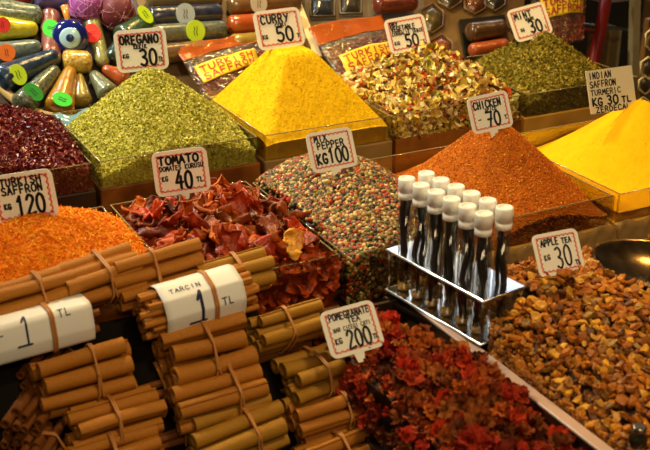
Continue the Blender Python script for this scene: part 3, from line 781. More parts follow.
price_card(S['apple'], [('APPLE', .16, .7, .4, .15, .03), ('TEA', .62, .7, .22, .12, .026), ('30', .42, .16, .38, .48, .04), ('KG', .18, .38, .14, .11, .024), ('TL', .82, .16, .12, .1, .024)], 'price card reading APPLE TEA 30 on the apple pieces', stake=.03, push=.975)
price_card(S['pomeg'], [('POMEGRANATE', .14, .76, .76, .14, .024), ('TEA', .46, .64, .24, .11, .022), ('NAR CICEGI CAYI', .16, .52, .7, .08, .014), ('200', .36, .14, .46, .36, .044), ('KG', .14, .28, .14, .11, .024), ('TL', .83, .2, .1, .09, .02)], 'price card reading POMEGRANATE TEA 200 beside the cinnamon', stake=.012, push=.99)

# ------------------------------------------------------------------ cinnamon bundles
def quill_mesh(seed, turns=1.55):
    r = np.random.default_rng(seed); n = 26; seg = 8; out = []; inn = []
    for i in range(n+1):
        t = i/n; a = t*turns*2*math.pi
        rad = .62 + .38*t**.7 + .02*math.sin(a*3+seed); out.append((rad*math.cos(a), rad*math.sin(a))); rad2 = rad-.17; inn.append((rad2*math.cos(a), rad2*math.sin(a)))
    prof = out+inn[::-1]; m = len(prof); V = []; F = []
    b1, b2 = r.normal()*.15, r.normal()*.15; p1 = r.uniform(0, 6)
    for k in range(seg+1):
        t = k/seg-.5
        dy, dz = b1*4*t*t, b2*4*t*t; sc_ = 1+.05*math.sin(t*5+p1)
        for (y, z) in prof: V.append((t, y*sc_+dy*.6, z*sc_+dz*.6))
    for k in range(seg):
        for i in range(m): F.append((k*m+i, k*m+(i+1) % m, (k+1)*m+(i+1) % m, (k+1)*m+i))
    for kk in (0, seg):
        for i in range(n):
            q = [kk*m+i, kk*m+i+1, kk*m+m-2-i, kk*m+m-1-i]
            F.append(tuple(q if kk else q[::-1]))
    me = bpy.data.meshes.new('cinnamon_stick'); me.from_pydata(V, [], F)
    me.polygons.foreach_set('use_smooth', [True]*(seg*m)+[False]*(2*n)); me.update(); return me
QM = {}
for key in ('cinnamon', 'cinnamon_green', 'cinnamon_dark'):
    QM[key] = [quill_mesh(s) for s in range(5)]
    for q in QM[key]: q.materials.append(M[key])
def pack_circles(n, R, r0, r1, rnd):
    """place n circles of radius r0..r1 within R without overlap, relaxed"""
    rs = [rnd.uniform(r0, r1) for _ in range(n)]; P = [(rnd.uniform(-R, R)*.7, rnd.uniform(-R, R)*.7) for _ in range(n)]
    P = [list(p) for p in P]
    for it in range(500):
        for i in range(n):
            P[i][0] *= .985; P[i][1] *= .985
            for j in range(i):
                dx, dy = P[i][0]-P[j][0], P[i][1]-P[j][1]; d = math.hypot(dx, dy)+1e-9; mn = rs[i]+rs[j]
                if d < mn:
                    k = (mn-d)/d*.5; P[i][0] += dx*k; P[i][1] += dy*k; P[j][0] -= dx*k; P[j][1] -= dy*k
    return P, rs
def hull(P, rs, pad, n=48):
    S_ = [max(p[0]*math.cos(t)+p[1]*math.sin(t)+r for p, r in zip(P, rs))+pad for t in [2*math.pi*k/n for k in range(n)]]
    out = []
    for k in range(n):
        t = 2*math.pi*k/n; d = (S_[(k+1) % n]-S_[k-1])/(4*math.pi/n)
        out.append((S_[k]*math.cos(t)-d*math.sin(t), S_[k]*math.sin(t)+d*math.cos(t)))
    return out
def bundle(c, L, n, r0, r1, label, key='cinnamon', yaw=0, seed=0, wrapper=None, tiltz=0, group=None):
    rnd = random.Random(seed); root = empty('cinnamon_bundle')
    P, rs = pack_circles(n, .03, r0, r1, rnd)
    for i in range(n):
        o = link('cinnamon_stick', rnd.choice(QM[key]), None, root)
        l = L*rnd.uniform(.88, 1.06); dx = rnd.uniform(-.006, .006)
        o.matrix_local = Matrix.Translation((dx, P[i][0], P[i][1])) @ Matrix.Rotation(rnd.uniform(-.035, .035), 4, 'Z') @ Matrix.Rotation(rnd.uniform(-.03, .03), 4, 'Y') @ Matrix.Rotation(rnd.uniform(0, 6.28), 4, 'X') @ Matrix.Diagonal((l, rs[i]*.97, rs[i]*.97, 1))
    if wrapper is None:
        H_ = hull(P, rs, .0016); bx = rnd.uniform(-.01, .02)
        b = MB()
        for off, sk in ((-.002, .004), (.002, -.003)):
            b.tube([(bx+off+sk*math.sin(2*math.pi*k/48), y, z) for k, (y, z) in enumerate(H_)], .0014, 6, True)
        b.build('rubber_band', M['rubber'], root)
    else:
        x0, x1, texts = wrapper
        H_ = hull(P, rs, .0028, 60); v = []; m = len(H_)
        a0, a1 = -20, 42     # leave a gap at the underside
        ids = [k % m for k in range(-8, 40)]
        N_ = 12; F = []
        for k in range(N_+1):
            x = x0+(x1-x0)*k/N_
            for i in ids: v.append((x, H_[i][0], H_[i][1]))
        mm_ = len(ids)
        for k in range(N_):
            for i in range(mm_-1): F.append((k*mm_+i, k*mm_+i+1, (k+1)*mm_+i+1, (k+1)*mm_+i))
        pw = MB().add(v, F, True).build('paper_wrapper', M['paper'], root); s = pw.modifiers.new('t', 'SOLIDIFY'); s.thickness = .0006; s.offset = 0
        # arc-length map: y (text up) runs around the side that faces the aisle
        ks = [(k) % m for k in range(38, 10, -1)]
        arc = [0]; pts_ = [H_[k] for k in ks]
        for a, b_ in zip(pts_[:-1], pts_[1:]): arc.append(arc[-1]+math.hypot(a[0]-b_[0], a[1]-b_[1]))
        def fm(x, y):
            y = min(max(y, 0), arc[-1]*.999)
            for q in range(len(arc)-1):
                if arc[q+1] >= y: break
            t = (y-arc[q])/(arc[q+1]-arc[q]+1e-9); a, b_ = pts_[q], pts_[q+1]
            yy, zz = a[0]+(b_[0]-a[0])*t, a[1]+(b_[1]-a[1])*t; s_ = 1+.0009/.03
            return (x, yy*s_, zz*s_)
        t = MB()
        for (txt, tx, ty, tw, thh, wd) in texts: ink(t, strokes(txt, tx, ty, tw, thh), wd, fm)
        t.build('lettering', M['blueink' if x0 < -.05 else 'ink'], root)
        H2 = hull(P, rs, .0045); b = MB(); bx = x0+(x1-x0)*.62
        for off in (-.0015, .0015): b.tube([(bx+off, y, z) for (y, z) in H2], .0017, 6, True)
        b.build('rubber_band', M['rubber'], root)
    root.location = [float(q) for q in c]; root.rotation_euler = (0, tiltz, yaw)
    return tag(root, label, 'cinnamon bundle', group)
def on_s(px, py, z0=.075, v0=1.24):
    d = ray(px, py); t = (z0-v0-HC)/(d[2]-d[1]); return np.array([0, 0, HC])+d*t
BL = [ # px, py, length, sticks, r0, r1, material, label
 (30, 296, .11, 7, .008, .0105, 'cinnamon', 'cinnamon bundle behind the left paper-wrapped bundle'),
 (101, 276, .105, 7, .008, .010, 'cinnamon', 'cinnamon bundle touching the orange threads, topmost on the left'),
 (160, 270, .125, 7, .008, .011, 'cinnamon', 'cinnamon bundle directly behind the right paper-wrapped bundle'),
 (236, 272, .10, 6, .008, .0095, 'cinnamon_green', 'cinnamon bundle right of the wrapped one, touching the tomato bin'),
 (88, 374, .118, 7, .009, .012, 'cinnamon', 'cinnamon bundle of thick sticks just below the left paper wrapper'),
 (116, 416, .115, 9, .007, .0095, 'cinnamon', 'cinnamon bundle of thinner sticks, second below the left wrapper'),
 (118, 456, .12, 8, .008, .010, 'cinnamon', 'cinnamon bundle cut by the bottom edge, left column'),
 (207, 348, .112, 6, .010, .0135, 'cinnamon', 'cinnamon bundle of thick sticks just below the right paper wrapper'),
 (222, 392, .122, 7, .010, .0125, 'cinnamon', 'cinnamon bundle in the middle column, second below the right wrapper'),
 (240, 433, .12, 7, .009, .012, 'cinnamon_green', 'cinnamon bundle in the middle column, third below the right wrapper'),
 (290, 324, .105, 8, .0065, .009, 'cinnamon_green', 'olive cinnamon bundle just left of the pomegranate price card'),
 (322, 372, .105, 7, .008, .011, 'cinnamon_green', 'cinnamon bundle below the pomegranate price card'),
 (332, 412, .11, 6, .009, .012, 'cinnamon', 'cinnamon bundle beside the red blossoms, near the bottom edge'),
 (344, 450, .115, 7, .008, .011, 'cinnamon', 'cinnamon bundle beside the blossoms cut by the bottom edge'),
 (52, 352, .10, 16, .0045, .006, 'cinnamon_dark', 'dark thin-stick cinnamon bundle under the left paper wrapper'),
 (38, 396, .12, 18, .0045, .0065, 'cinnamon_dark', 'dark cinnamon bundle showing many stick ends at the left edge'),
 (50, 440, .13, 18, .0045, .0065, 'cinnamon_dark', 'dark cinnamon bundle of thin sticks in the bottom left corner'),
 (175, 372, .12, 14, .005, .0065, 'cinnamon_dark', 'dark thin cinnamon bundle tucked behind the middle column'),
 (190, 425, .13, 14, .005, .0065, 'cinnamon_dark', 'dark thin cinnamon bundle low behind the middle column'),
 (262, 352, .115, 12, .005, .007, 'cinnamon_dark', 'dark cinnamon bundle between the middle and right columns'),
]
for i, (px, py, L, n, r0, r1, key, lab) in enumerate(BL):
    c = on_s(px, py)
    if key == 'cinnamon_dark': c = c + np.array([0, .034, -.034])*.9
    c = c - np.array([0, -.012, .012])*1.0
    steep = key == 'cinnamon_dark' and px < 60
    if steep: c = c + np.array([0, -.012, .004])
    bundle(c, L*(.85 if steep else 1), n+(0 if key == 'cinnamon_dark' else 1), r0*1.12, r1*1.12, lab, key, yaw=.95 if steep else random.uniform(.0, .15), seed=10+i, tiltz=random.uniform(-.05, .02))
c = on_s(46, 330); bundle(c+np.array([-.004, .004, 0]), .125, 20, .0048, .0062, 'cinnamon bundle in a white paper wrapper at the left edge', 'cinnamon_dark', yaw=.06, seed=70,
    wrapper=(-.075, .058, [('1', -.032, .024, .018, .036, .0026), ('-', -.04, .016, .034, .012, .0026), ('TL', .016, .044, .018, .010, .0014), ('-', -.060, .03, .012, .02, .0014), ('X', -.072, .034, .018, .02, .0012)]), tiltz=-.02)
c = on_s(198, 303); bundle(c+np.array([-.001, .006, .0]), .155, 32, .0048, .0062, 'cinnamon bundle in a white paper wrapper with a black 1', 'cinnamon', yaw=.08, seed=71,
    wrapper=(-.056, .056, [('1', -.014, .018, .018, .040, .0042), ('-', -.028, .010, .044, .012, .0036), ('TL', .022, .03, .018, .009, .0015), ('TARCIN', -.042, .064, .044, .006, .0011)]), tiltz=-.03)
# sloping stand that carries the bundles
sd = MB(); t_ = math.radians(45)
sd.add([(.02, 1.32, .02), (.60, 1.32, .02), (.60, .80, -.24), (.02, .80, -.24), (.02, 1.32, -.29), (.60, 1.32, -.29), (.60, .80, -.29), (.02, .80, -.29)], [])
sd = MB()
pr = [(1.255, .03), (1.06, -.165), (.80, -.22), (.80, -.26), (1.255, -.26)]
V = [(.02, y, z) for y, z in pr]+[(.53, y, z) for y, z in pr]
sd.add(V, [(4, 3, 2, 1, 0), (5, 6, 7, 8, 9)]+[(i, (i+1) % 5, (i+1) % 5+5, i+5) for i in range(5)])
o = sd.build('sloping_stand', M['matte_black']); reorigin(o, (.28, 1.0, -.26)); tag(o, 'dark sloping stand under the cinnamon bundles', 'stand')

# ------------------------------------------------------------------ tube rack with vanilla tubes
rk = empty('tube_rack'); KL, KW, KH = .198, .074, .064
def plate(z, t, mb): mb.box((KW/2, KL/2, z), (KW/2, KL/2, t), bev=.0008)
b = MB(); plate(KH, .0016, b); b.build('top_plate', M['steel'], rk)
b = MB(); plate(.0018, .0016, b); b.build('bottom_plate', M['steel'], rk)
for (x, y) in ((.003, .003), (KW-.003, .003), (.003, KL-.003), (KW-.003, KL-.003)):
    MB().lathe([(0, .0018), (KH, .0018)], (x, y, .001), n=8).build('corner_post', M['steel_dark'], rk)
b = MB(); b.box((KW/2, .0008, KH/2), (KW/2-.001, .0007, KH/2-.003)); b.build('end_panel', M['acrylic'], rk)
b = MB(); b.box((-.0005, KL/2, -.012), (.0012, KL/2, .003)); b.build('lower_rail', M['steel_dark'], rk)
ang = math.atan2(.027, .195)
for z in (KH, .0018):
    b = MB(); b.tube([(0, 0, z), (KW, 0, z), (KW, KL, z), (0, KL, z)], .0016, 8, True); b.build('plate_edge', M['edge_highlight'], rk)  # rounded edging added to draw the white highlight line
rk.location = (.747, 1.016, .004); rk.rotation_euler = (0, 0, ang)
tag(rk, 'steel rack with two plates holding the vanilla tubes', 'rack')
RM = Matrix.Translation((.747, 1.016, .004)) @ Matrix.Rotation(ang, 4, 'Z')
def tube_parts(root, seed):
    r = random.Random(seed); rad = .0098; Ht = .154
    # clear tube
    MB().lathe([(0, rad*.55), (.002, rad*.9), (.006, rad), (Ht, rad)], n=24).build('glass_tube', M['tube_glass'], root)
    MB().lathe([(.0015, rad*.5), (.0025, rad*.8), (.008, rad*.86), (.0082, .0001)], n=16).build('tube_foot', M['bean_foot'], root)
    p = MB(); a = r.uniform(0, 6); amp = r.uniform(.2, .42)*rad; k = r.uniform(40, 70)
    for q in range(2):
        P = [(amp*math.sin(k*z+a+q)+(q-.5)*.003, amp*math.cos(k*.8*z+a+q*2)+(q-.5)*.002, .010+z) for z in [Ht*.92*i/18 for i in range(19)]]
        p.tube(P, [.0042-.0014*(i/18 < .12)-.0012*(q) for i in range(19)], 8)
    p.build('vanilla_pod', M['vanilla'], root)
    cp = [(Ht-.014, rad*.98), (Ht-.013, rad*1.12), (Ht-.006, rad*1.14), (Ht-.005, rad*1.02), (Ht-.0035, rad*1.02), (Ht-.003, rad*1.16), (Ht+.014, rad*1.2), (Ht+.0155, rad*1.12), (Ht+.016, rad*.9), (Ht+.0145, rad*.85), (Ht+.0145, .0001)]
    MB().lathe(cp, n=28).build('cap', M['cap_white'], root)
proto = []
for s in range(4):
    t = empty('vanilla_tube'); tube_parts(t, s); proto.append(t)
names = {0: 'front row', 1: 'back row'}
ordl = ['leftmost', 'second from left', 'third from left', 'third from right', 'second from right', 'rightmost']
cnt = 0
for row in range(2):
    for k in range(6):
        src = proto[cnt % 4]
        if cnt < 4: t = src
        else:
            t = src.copy(); col.objects.link(t)
            for chd in src.children:
                c2 = chd.copy(); col.objects.link(c2); c2.parent = t
        x = .018 if row == 0 else .053; y = KL-.018-k*(KL-.044)/5
        p = RM @ Vector((x, y, .0036)); t.location = p; t.rotation_euler = (0, 0, random.uniform(0, 6.28))
        tag(t, f'white-capped glass tube of vanilla pods, {ordl[k]} in the {names[row]} of the rack', 'vanilla tube', 'vanilla tubes in the rack')
        cnt += 1

# ------------------------------------------------------------------ bowl, small jar at the right
b = MB(); prof = []
for i in range(13):
    a = i/12*math.pi/2*.8; prof.append((.075*(1-math.cos(a))*.55, .095*math.sin(a)/math.sin(math.pi/2*.8)))
prof = [(0, .0001)]+prof[1:]; prof2 = [(h_+.0015, max(r_-.0015, .0001)) for h_, r_ in prof[::-1]]
b.lathe(prof+[(prof[-1][0]+.001, .097)]+prof2, n=48); bo = b.build('metal_bowl', M['bowl'])
bo.matrix_world = Matrix.Translation((BC[0]-.004, BC[1], .032)) @ Matrix.Rotation(.10, 4, 'Y')
tag(bo, 'dark round metal bowl resting on the apple tea at the right edge', 'bowl')
jr = empty('glass_jar')
MB().lathe([(0, .008), (.002, .010), (.012, .010), (.016, .006), (.019, .006)], n=20).build('jar_body', clear_mat('green glass', (.25, .34, .2), .3, .05, body=.2, bodycol=(.02, .03, .01)), jr)
MB().lathe([(.019, .008), (.024, .008), (.025, .006)], n=20).build('stopper', M['steel_dark'], jr)
jp = on_z(637, 446, .028); jr.location = (jp[0], jp[1], .028); tag(jr, 'small dark glass jar with a metal stopper in the bottom right corner', 'jar')

# ------------------------------------------------------------------ background display
s0 = -.15; e2 = np.array([0, math.cos(TA), math.sin(TA)])
def board(name, u0, u1, t0, t1, up, th, m):
    b = MB(); P = []
    for q in (up, up-th):
        for (u, t) in ((u0, t0), (u1, t0), (u1, t1), (u0, t1)): P.append(np.array([u, T0[1], T0[2]])+e2*t+TN*q)
    b.add(P, [(0, 1, 2, 3), (7, 6, 5, 4), (0, 4, 5, 1), (1, 5, 6, 2), (2, 6, 7, 3), (3, 7, 4, 0)]); return b.build(name, m)
o = board('display_board', -.2, 1.75, -.02, 1.5, 0, .02, M['backboard']); tag(o, 'dark sloping display board behind the back row of bins', 'display board')

def sticker(parent, c, n, r, colm, up=(0, 0, 1), sq=1.0, ink_=True):
    n = Vector([float(q) for q in n]).normalized(); u = Vector([float(q) for q in up]); x = u.cross(n).normalized(); y = n.cross(x)
    b = MB(); c = Vector([float(q) for q in c]); k = 20
    ring = [c+x*(r*math.cos(2*math.pi*i/k))+y*(r*sq*math.sin(2*math.pi*i/k)) for i in range(k)]
    low = [p-n*.003 for p in ring]; b.add([p for p in ring]+low, [tuple(range(k))]+[(i, i+k, (i+1) % k+k, (i+1) % k) for i in range(k)])
    s = b.build('sticker', colm, parent)
    if ink_:
        t = MB()
        for j in (0, 1):
            ink(t, [[(-r*.4, r*(.1-.25*j)), (-r*.2, r*(.16-.25*j)), (r*.1, r*(.06-.25*j)), (r*.4, r*(.12-.25*j))]], r*.06, lambda a, b_: c+x*a+y*b_+n*.0006)
        t.build('print', M['ink'], s)
    return s
view = lambda p: np.array([0, 0, HC])-np.asarray(p)
def col_mat(name, cols, **k): return mat(name, cols, k.pop('rough', .28), scale=k.pop('scale', 60), coat=.8, bump=k.pop('bump', .8), bscale=k.pop('bscale', 45), **k)
def pack(a, b_, r0, r1, m, label, st=None, name='spice_packet', cat='spice packet', up=.0, wob=.03, group=None):
    """a wrapped packet or roll lying on the board between two pixels"""
    R0 = max(r0, r1)
    A = on_t(*a, up+R0*.9); B = on_t(*b_, up+R0*.9); L = float(np.linalg.norm(B-A)); ax = (B-A)/L
    root = empty(name); body = MB(); pr = [(0, .0001), (.0008, r0*.55), (.004, r0*.86), (.010, r0)]
    n = 9
    for i in range(1, n): pr.append((.010+(L-.02)*i/n, r0+(r1-r0)*i/n))
    pr += [(L-.010, r1), (L-.004, r1*.8), (L-.0008, r1*.45), (L, .0001)]
    body.lathe(pr, A, ax, 26, wob=wob*.35, seed=int(a[0]*7+a[1])); body.build('wrapped_body', m, root)
    if st:
        (sx, sy, sr, scol, sq) = st
        # on the side of the body that faces the stall front
        q = on_t(sx, sy, up+R0*.9); t = float(np.clip(np.dot(q-A, ax), .0, L)); c = A+ax*t; rr = r0+(r1-r0)*t/L
        n_ = view(c); n_ = n_-ax*np.dot(n_, ax); n_ /= np.linalg.norm(n_)
        off = q-c; off -= n_*np.dot(off, n_)
        sticker(root, c+off*.8+n_*(rr+.0022), n_*.9+view(c)/np.linalg.norm(view(c))*.2, sr, scol, up=ax, sq=sq)
    rebase(root, A-TN*R0)
    return tag(root, label, cat, group)
C_lime = mat('lime sticker', (.55, .8, .02), .35); C_green = mat('green sticker', (.06, .62, .06), .35); C_orange = mat('orange sticker', (.9, .2, .02), .35)
C_red = mat('red sticker', (.75, .03, .02), .35); C_silver = mat('silver label', (.5, .56, .62), .3); C_pale = mat('pale label', (.6, .56, .44), .4); C_dg = mat('dark green sticker', (.03, .3, .04), .3)
sp_green = [(.05, .075, .05), (.16, .2, .14), (.3, .36, .28)]
pack((-14, 10), (42, 16), .030, .022, col_mat('speckled grey green spice', sp_green, scale=180), 'speckled grey-green spice packet at the top left corner')
pack((-18, 28), (38, 29), .030, .016, col_mat('bright yellow spice', [(.5, .45, .01), (.66, .6, .03)]), 'bright yellow spice packet with a red sticker at the left edge', (1, 24, .016, C_red, 1))
pack((-16, 56), (41, 46), .026, .016, col_mat('grey blue spice', [(.06, .1, .1), (.2, .26, .24)], scale=160), 'grey-blue spice packet with an orange sticker', (4, 53, .018, C_orange, 1))
pack((-4, 82), (58, 56), .032, .020, col_mat('navy spice', [(.004, .014, .035), (.02, .05, .11)], scale=90), 'navy blue wrapped packet with a lime sticker', (14, 77, .022, C_lime, .75))
pack((20, 108), (57, 68), .028, .016, col_mat('dark speckled spice', [(.02, .025, .015), (.09, .1, .06), (.2, .2, .14)], scale=190), 'dark speckled packet with a dark green sticker', (29, 97, .022, C_dg, .7))
pack((58, 112), (71, 68), .032, .014, col_mat('ochre spice', [(.32, .14, .008), (.42, .2, .012)]), 'ochre cone packet with a green sticker', (60, 108, .020, C_green, .8))
pack((82, 104), (79, 74), .022, .010, col_mat('olive tan spice', [(.24, .17, .03), (.32, .23, .05)]), 'small olive tan cone packet beside the ochre cone')
pack((110, 96), (92, 72), .024, .012, col_mat('grey green spice', [(.1, .12, .07), (.2, .22, .14)], scale=150), 'grey-green cone packet half hidden by the oregano')
pack((128, 80), (102, 68), .022, .012, col_mat('rust spice', [(.3, .05, .01), (.4, .08, .015)]), 'rust red cone packet behind the oregano')
pack((50, 12), (52, 64), .022, .020, col_mat('mauve brown spice', [(.2, .06, .05), (.3, .11, .09)]), 'mauve brown upright packet with a green sticker', (51, 35, .017, C_green, 1.3))
pack((90, 16), (104, 66), .020, .015, col_mat('pale olive spice', [(.2, .2, .06), (.34, .32, .14)]), 'pale olive slim packet with a red oval sticker', (93, 38, .018, C_red, 1.3))
pack((62, 62), (92, 62), .026, .024, col_mat('golden flowers', [(.3, .16, .01), (.55, .34, .04), (.66, .5, .2)], scale=140, bscale=120), 'small golden packet of dried flowers under the blue bead')
pack((122, 42), (150, 20), .034, .026, col_mat('deep green spice', [(.015, .04, .018), (.05, .1, .05)], scale=100), 'deep green packet with a lime sticker beside the oregano card', (137, 19, .022, C_lime, .6))
pack((112, 62), (122, 44), .022, .02, col_mat('dark teal spice', [(.01, .03, .025), (.03, .06, .05)]), 'dark teal packet left of the oregano card')
pack((-2, 2), (30, -6), .02, .02, col_mat('red wrapped spice', [(.3, .01, .01), (.4, .03, .02)]), 'small red packet in the top left corner')
pack((34, -2), (82, 2), .022, .022, col_mat('indigo wrapped spice', [(.04, .03, .14), (.12, .1, .28)]), 'indigo wrapped packet above the blue bead')
# evil-eye bead
er = empty('evil_eye_bead'); ec = on_t(70, 38, .035); n_ = view(ec)/np.linalg.norm(view(ec)); 
def disc(r, off, th, m, name, par, wob=0): 
    return MB().lathe([(off, .0001), (off+.0005, r*.8), (off+th*.5, r), (off+th, r*.9), (off+th*1.15, .0001)], ec, n_, 32).build(name, m, par)
b = MB(); b.lathe([(-.03, .0001), (-.028, .022), (-.01, .038), (.004, .040), (.014, .034), (.019, .022), (.0205, .0001)], ec, n_, 36); b.build('bead_body', mat('cobalt glass', (.006, .012, .16), .08, coat=1), er)
disc(.022, .0185, .003, mat('pale blue glass', (.42, .66, .82), .15), 'white_ring', er); disc(.0085, .0215, .002, mat('pupil glass', (.01, .03, .14), .1), 'pupil', er)
MB().lathe([(0, .007), (.02, .006), (.045, .009), (.047, .0001)], on_t(69, 26, .04), (0, .5, .86), 14).build('neck', mat('amber stopper', (.6, .25, .05), .2), er)
rebase(er, ec-TN*.035); tag(er, 'cobalt blue evil-eye bead in the middle of the basket', 'bead')
# netted sponges
def net_ball(px, py, r, m, m2, label):
    c = on_t(px, py, r*.9); root = empty('bath_puff')
    V, F = ico(3); V = V*2*r*(1+.06*np.sin(V@np.array([9, 14, 5])*3))[:, None]
    o = link('puff_core', mesh_np('puff_core', [(V+c, F, 0, True)]), m, root)
    b = MB(); rr = random.Random(int(px))
    for k in range(60):
        d = Vector((rr.gauss(0, 1), rr.gauss(0, 1), rr.gauss(0, 1))).normalized(); d2 = d.cross(Vector((rr.gauss(0, 1), rr.gauss(0, 1), rr.gauss(0, 1)))).normalized()
        s = rr.uniform(.6, 1.4); b.tube([Vector(c)+(d*math.cos(a*s)+d2*math.sin(a*s))*r*(1.03+.04*math.sin(a*5)) for a in [i*.22 for i in range(7)]], .0006, 4)
    b.build('netting', m2, root); rebase(root, c-TN*r); tag(root, label, 'bath puff')
net_ball(86, 6, .036, mat('violet mesh', (.3, .06, .32), .6), mat('pink threads', (.7, .3, .65), .5), 'violet netted puff at the top of the basket')
net_ball(117, 12, .040, mat('wine mesh', (.13, .015, .03), .6), mat('wine threads', (.5, .2, .22), .5), 'wine red netted puff beside the violet one')
# basket
bc = on_t(72, 34, .01); br = .178; root = empty('round_basket')
e1 = np.array([1.0, 0, 0])
b = MB()
b.tube([on_t(71+93*math.cos(t), 26+93*math.sin(t), .022) for t in [2*math.pi*k/64 for k in range(64)]], .0095, 10, True); b.build('rim', M['rim_bamboo'], root)
b = MB(); V = []; F = []
for q, (rr_, z_) in enumerate(((0.0001, .003), (br*.9, .003), (br, .028))):
    for k in range(64):
        t = 2*math.pi*k/64; V.append(on_t(71+93*rr_/br*math.cos(t), 26+93*rr_/br*math.sin(t), z_))
for q in range(2):
    for k in range(64): F.append((q*64+k, q*64+(k+1) % 64, (q+1)*64+(k+1) % 64, (q+1)*64+k))
b.add(V, F, True); b.build('woven_base', mat('dark wicker', [(.02, .014, .02), (.07, .045, .03)], .6, scale=80, bump=.5), root)
rebase(root, bc); tag(root, 'round wicker basket of gift packets, back left', 'basket')
# blue plastic sheet by oregano bin
b = MB(); V = []; n = 14
A, B, C_, D_ = on_z(52, 116, .055), on_z(94, 110, .055), on_z(118, 128, .05), on_z(66, 124, .05)
for i in range(n+1):
    for j in range(n+1):
        s, t = i/n, j/n; p = (A*(1-s)+B*s)*(1-t)+(D_*(1-s)+C_*s)*t; V.append(p+np.array([0, 0, .004*math.sin(9*s+4*t)+.003*math.sin(13*t-6*s)]))
b.add(V, [(i*(n+1)+j, (i+1)*(n+1)+j, (i+1)*(n+1)+j+1, i*(n+1)+j+1) for i in range(n) for j in range(n)], True)
o = b.build('plastic_sheet', mat('pale blue plastic', [(.08, .2, .27), (.2, .36, .42)], .15, scale=20, coat=.8)); solid(o, .001); reorigin(o, A); tag(o, 'crumpled pale blue plastic sheet behind the oregano bin', 'plastic sheet')

# rolls in clear packs
def roll(a, b_, r, cols, label, st=None, **k): return pack(a, b_, r, r*.97, col_mat(label[:20], cols, bump=.5, **k), label, st, 'spice_roll', 'spice roll', up=.008, wob=.015)
roll((146, 0), (222, -2), .022, [(.1, .07, .02), (.16, .11, .04)], 'olive brown spice roll at the top beside the basket')
roll((148, 17), (222, 13), .023, [(.008, .012, .035), (.03, .035, .07)], 'dark navy spice roll with a round silver label', (182, 14, .024, C_silver, .9))
roll((150, 35), (226, 30), .023, [(.06, .07, .05), (.15, .16, .11)], 'grey-green spice roll with a round lime label', (192, 31, .024, C_lime, .9), scale=160)
roll((150, 55), (222, 48), .022, [(.12, .06, .03), (.18, .09, .04)], 'brown spice roll with an orange label above the left pouch', (197, 50, .022, mat('orange pink label', (.6, .25, .08), .4), .9))
roll((228, 6), (300, 2), .023, [(.12, .06, .015), (.18, .09, .03)], 'brown spice roll with a pale round label above the curry card', (255, 4, .022, C_pale, .9))
roll((228, 25), (300, 20), .022, [(.34, .055, .008), (.45, .08, .01)], 'orange-red spice roll behind the curry card')
roll((230, 44), (300, 38), .022, [(.26, .16, .02), (.34, .21, .03)], 'olive yellow spice roll under the orange-red one')
o = board('gift_box', on_t(146, 30)[0], on_t(300, 30)[0]-.01, .02, .46, .007, .006, mat('kraft board', [(.1, .055, .02), (.18, .1, .035)], .5, scale=15)); tag(o, 'kraft cardboard tray under the spice rolls', 'tray')

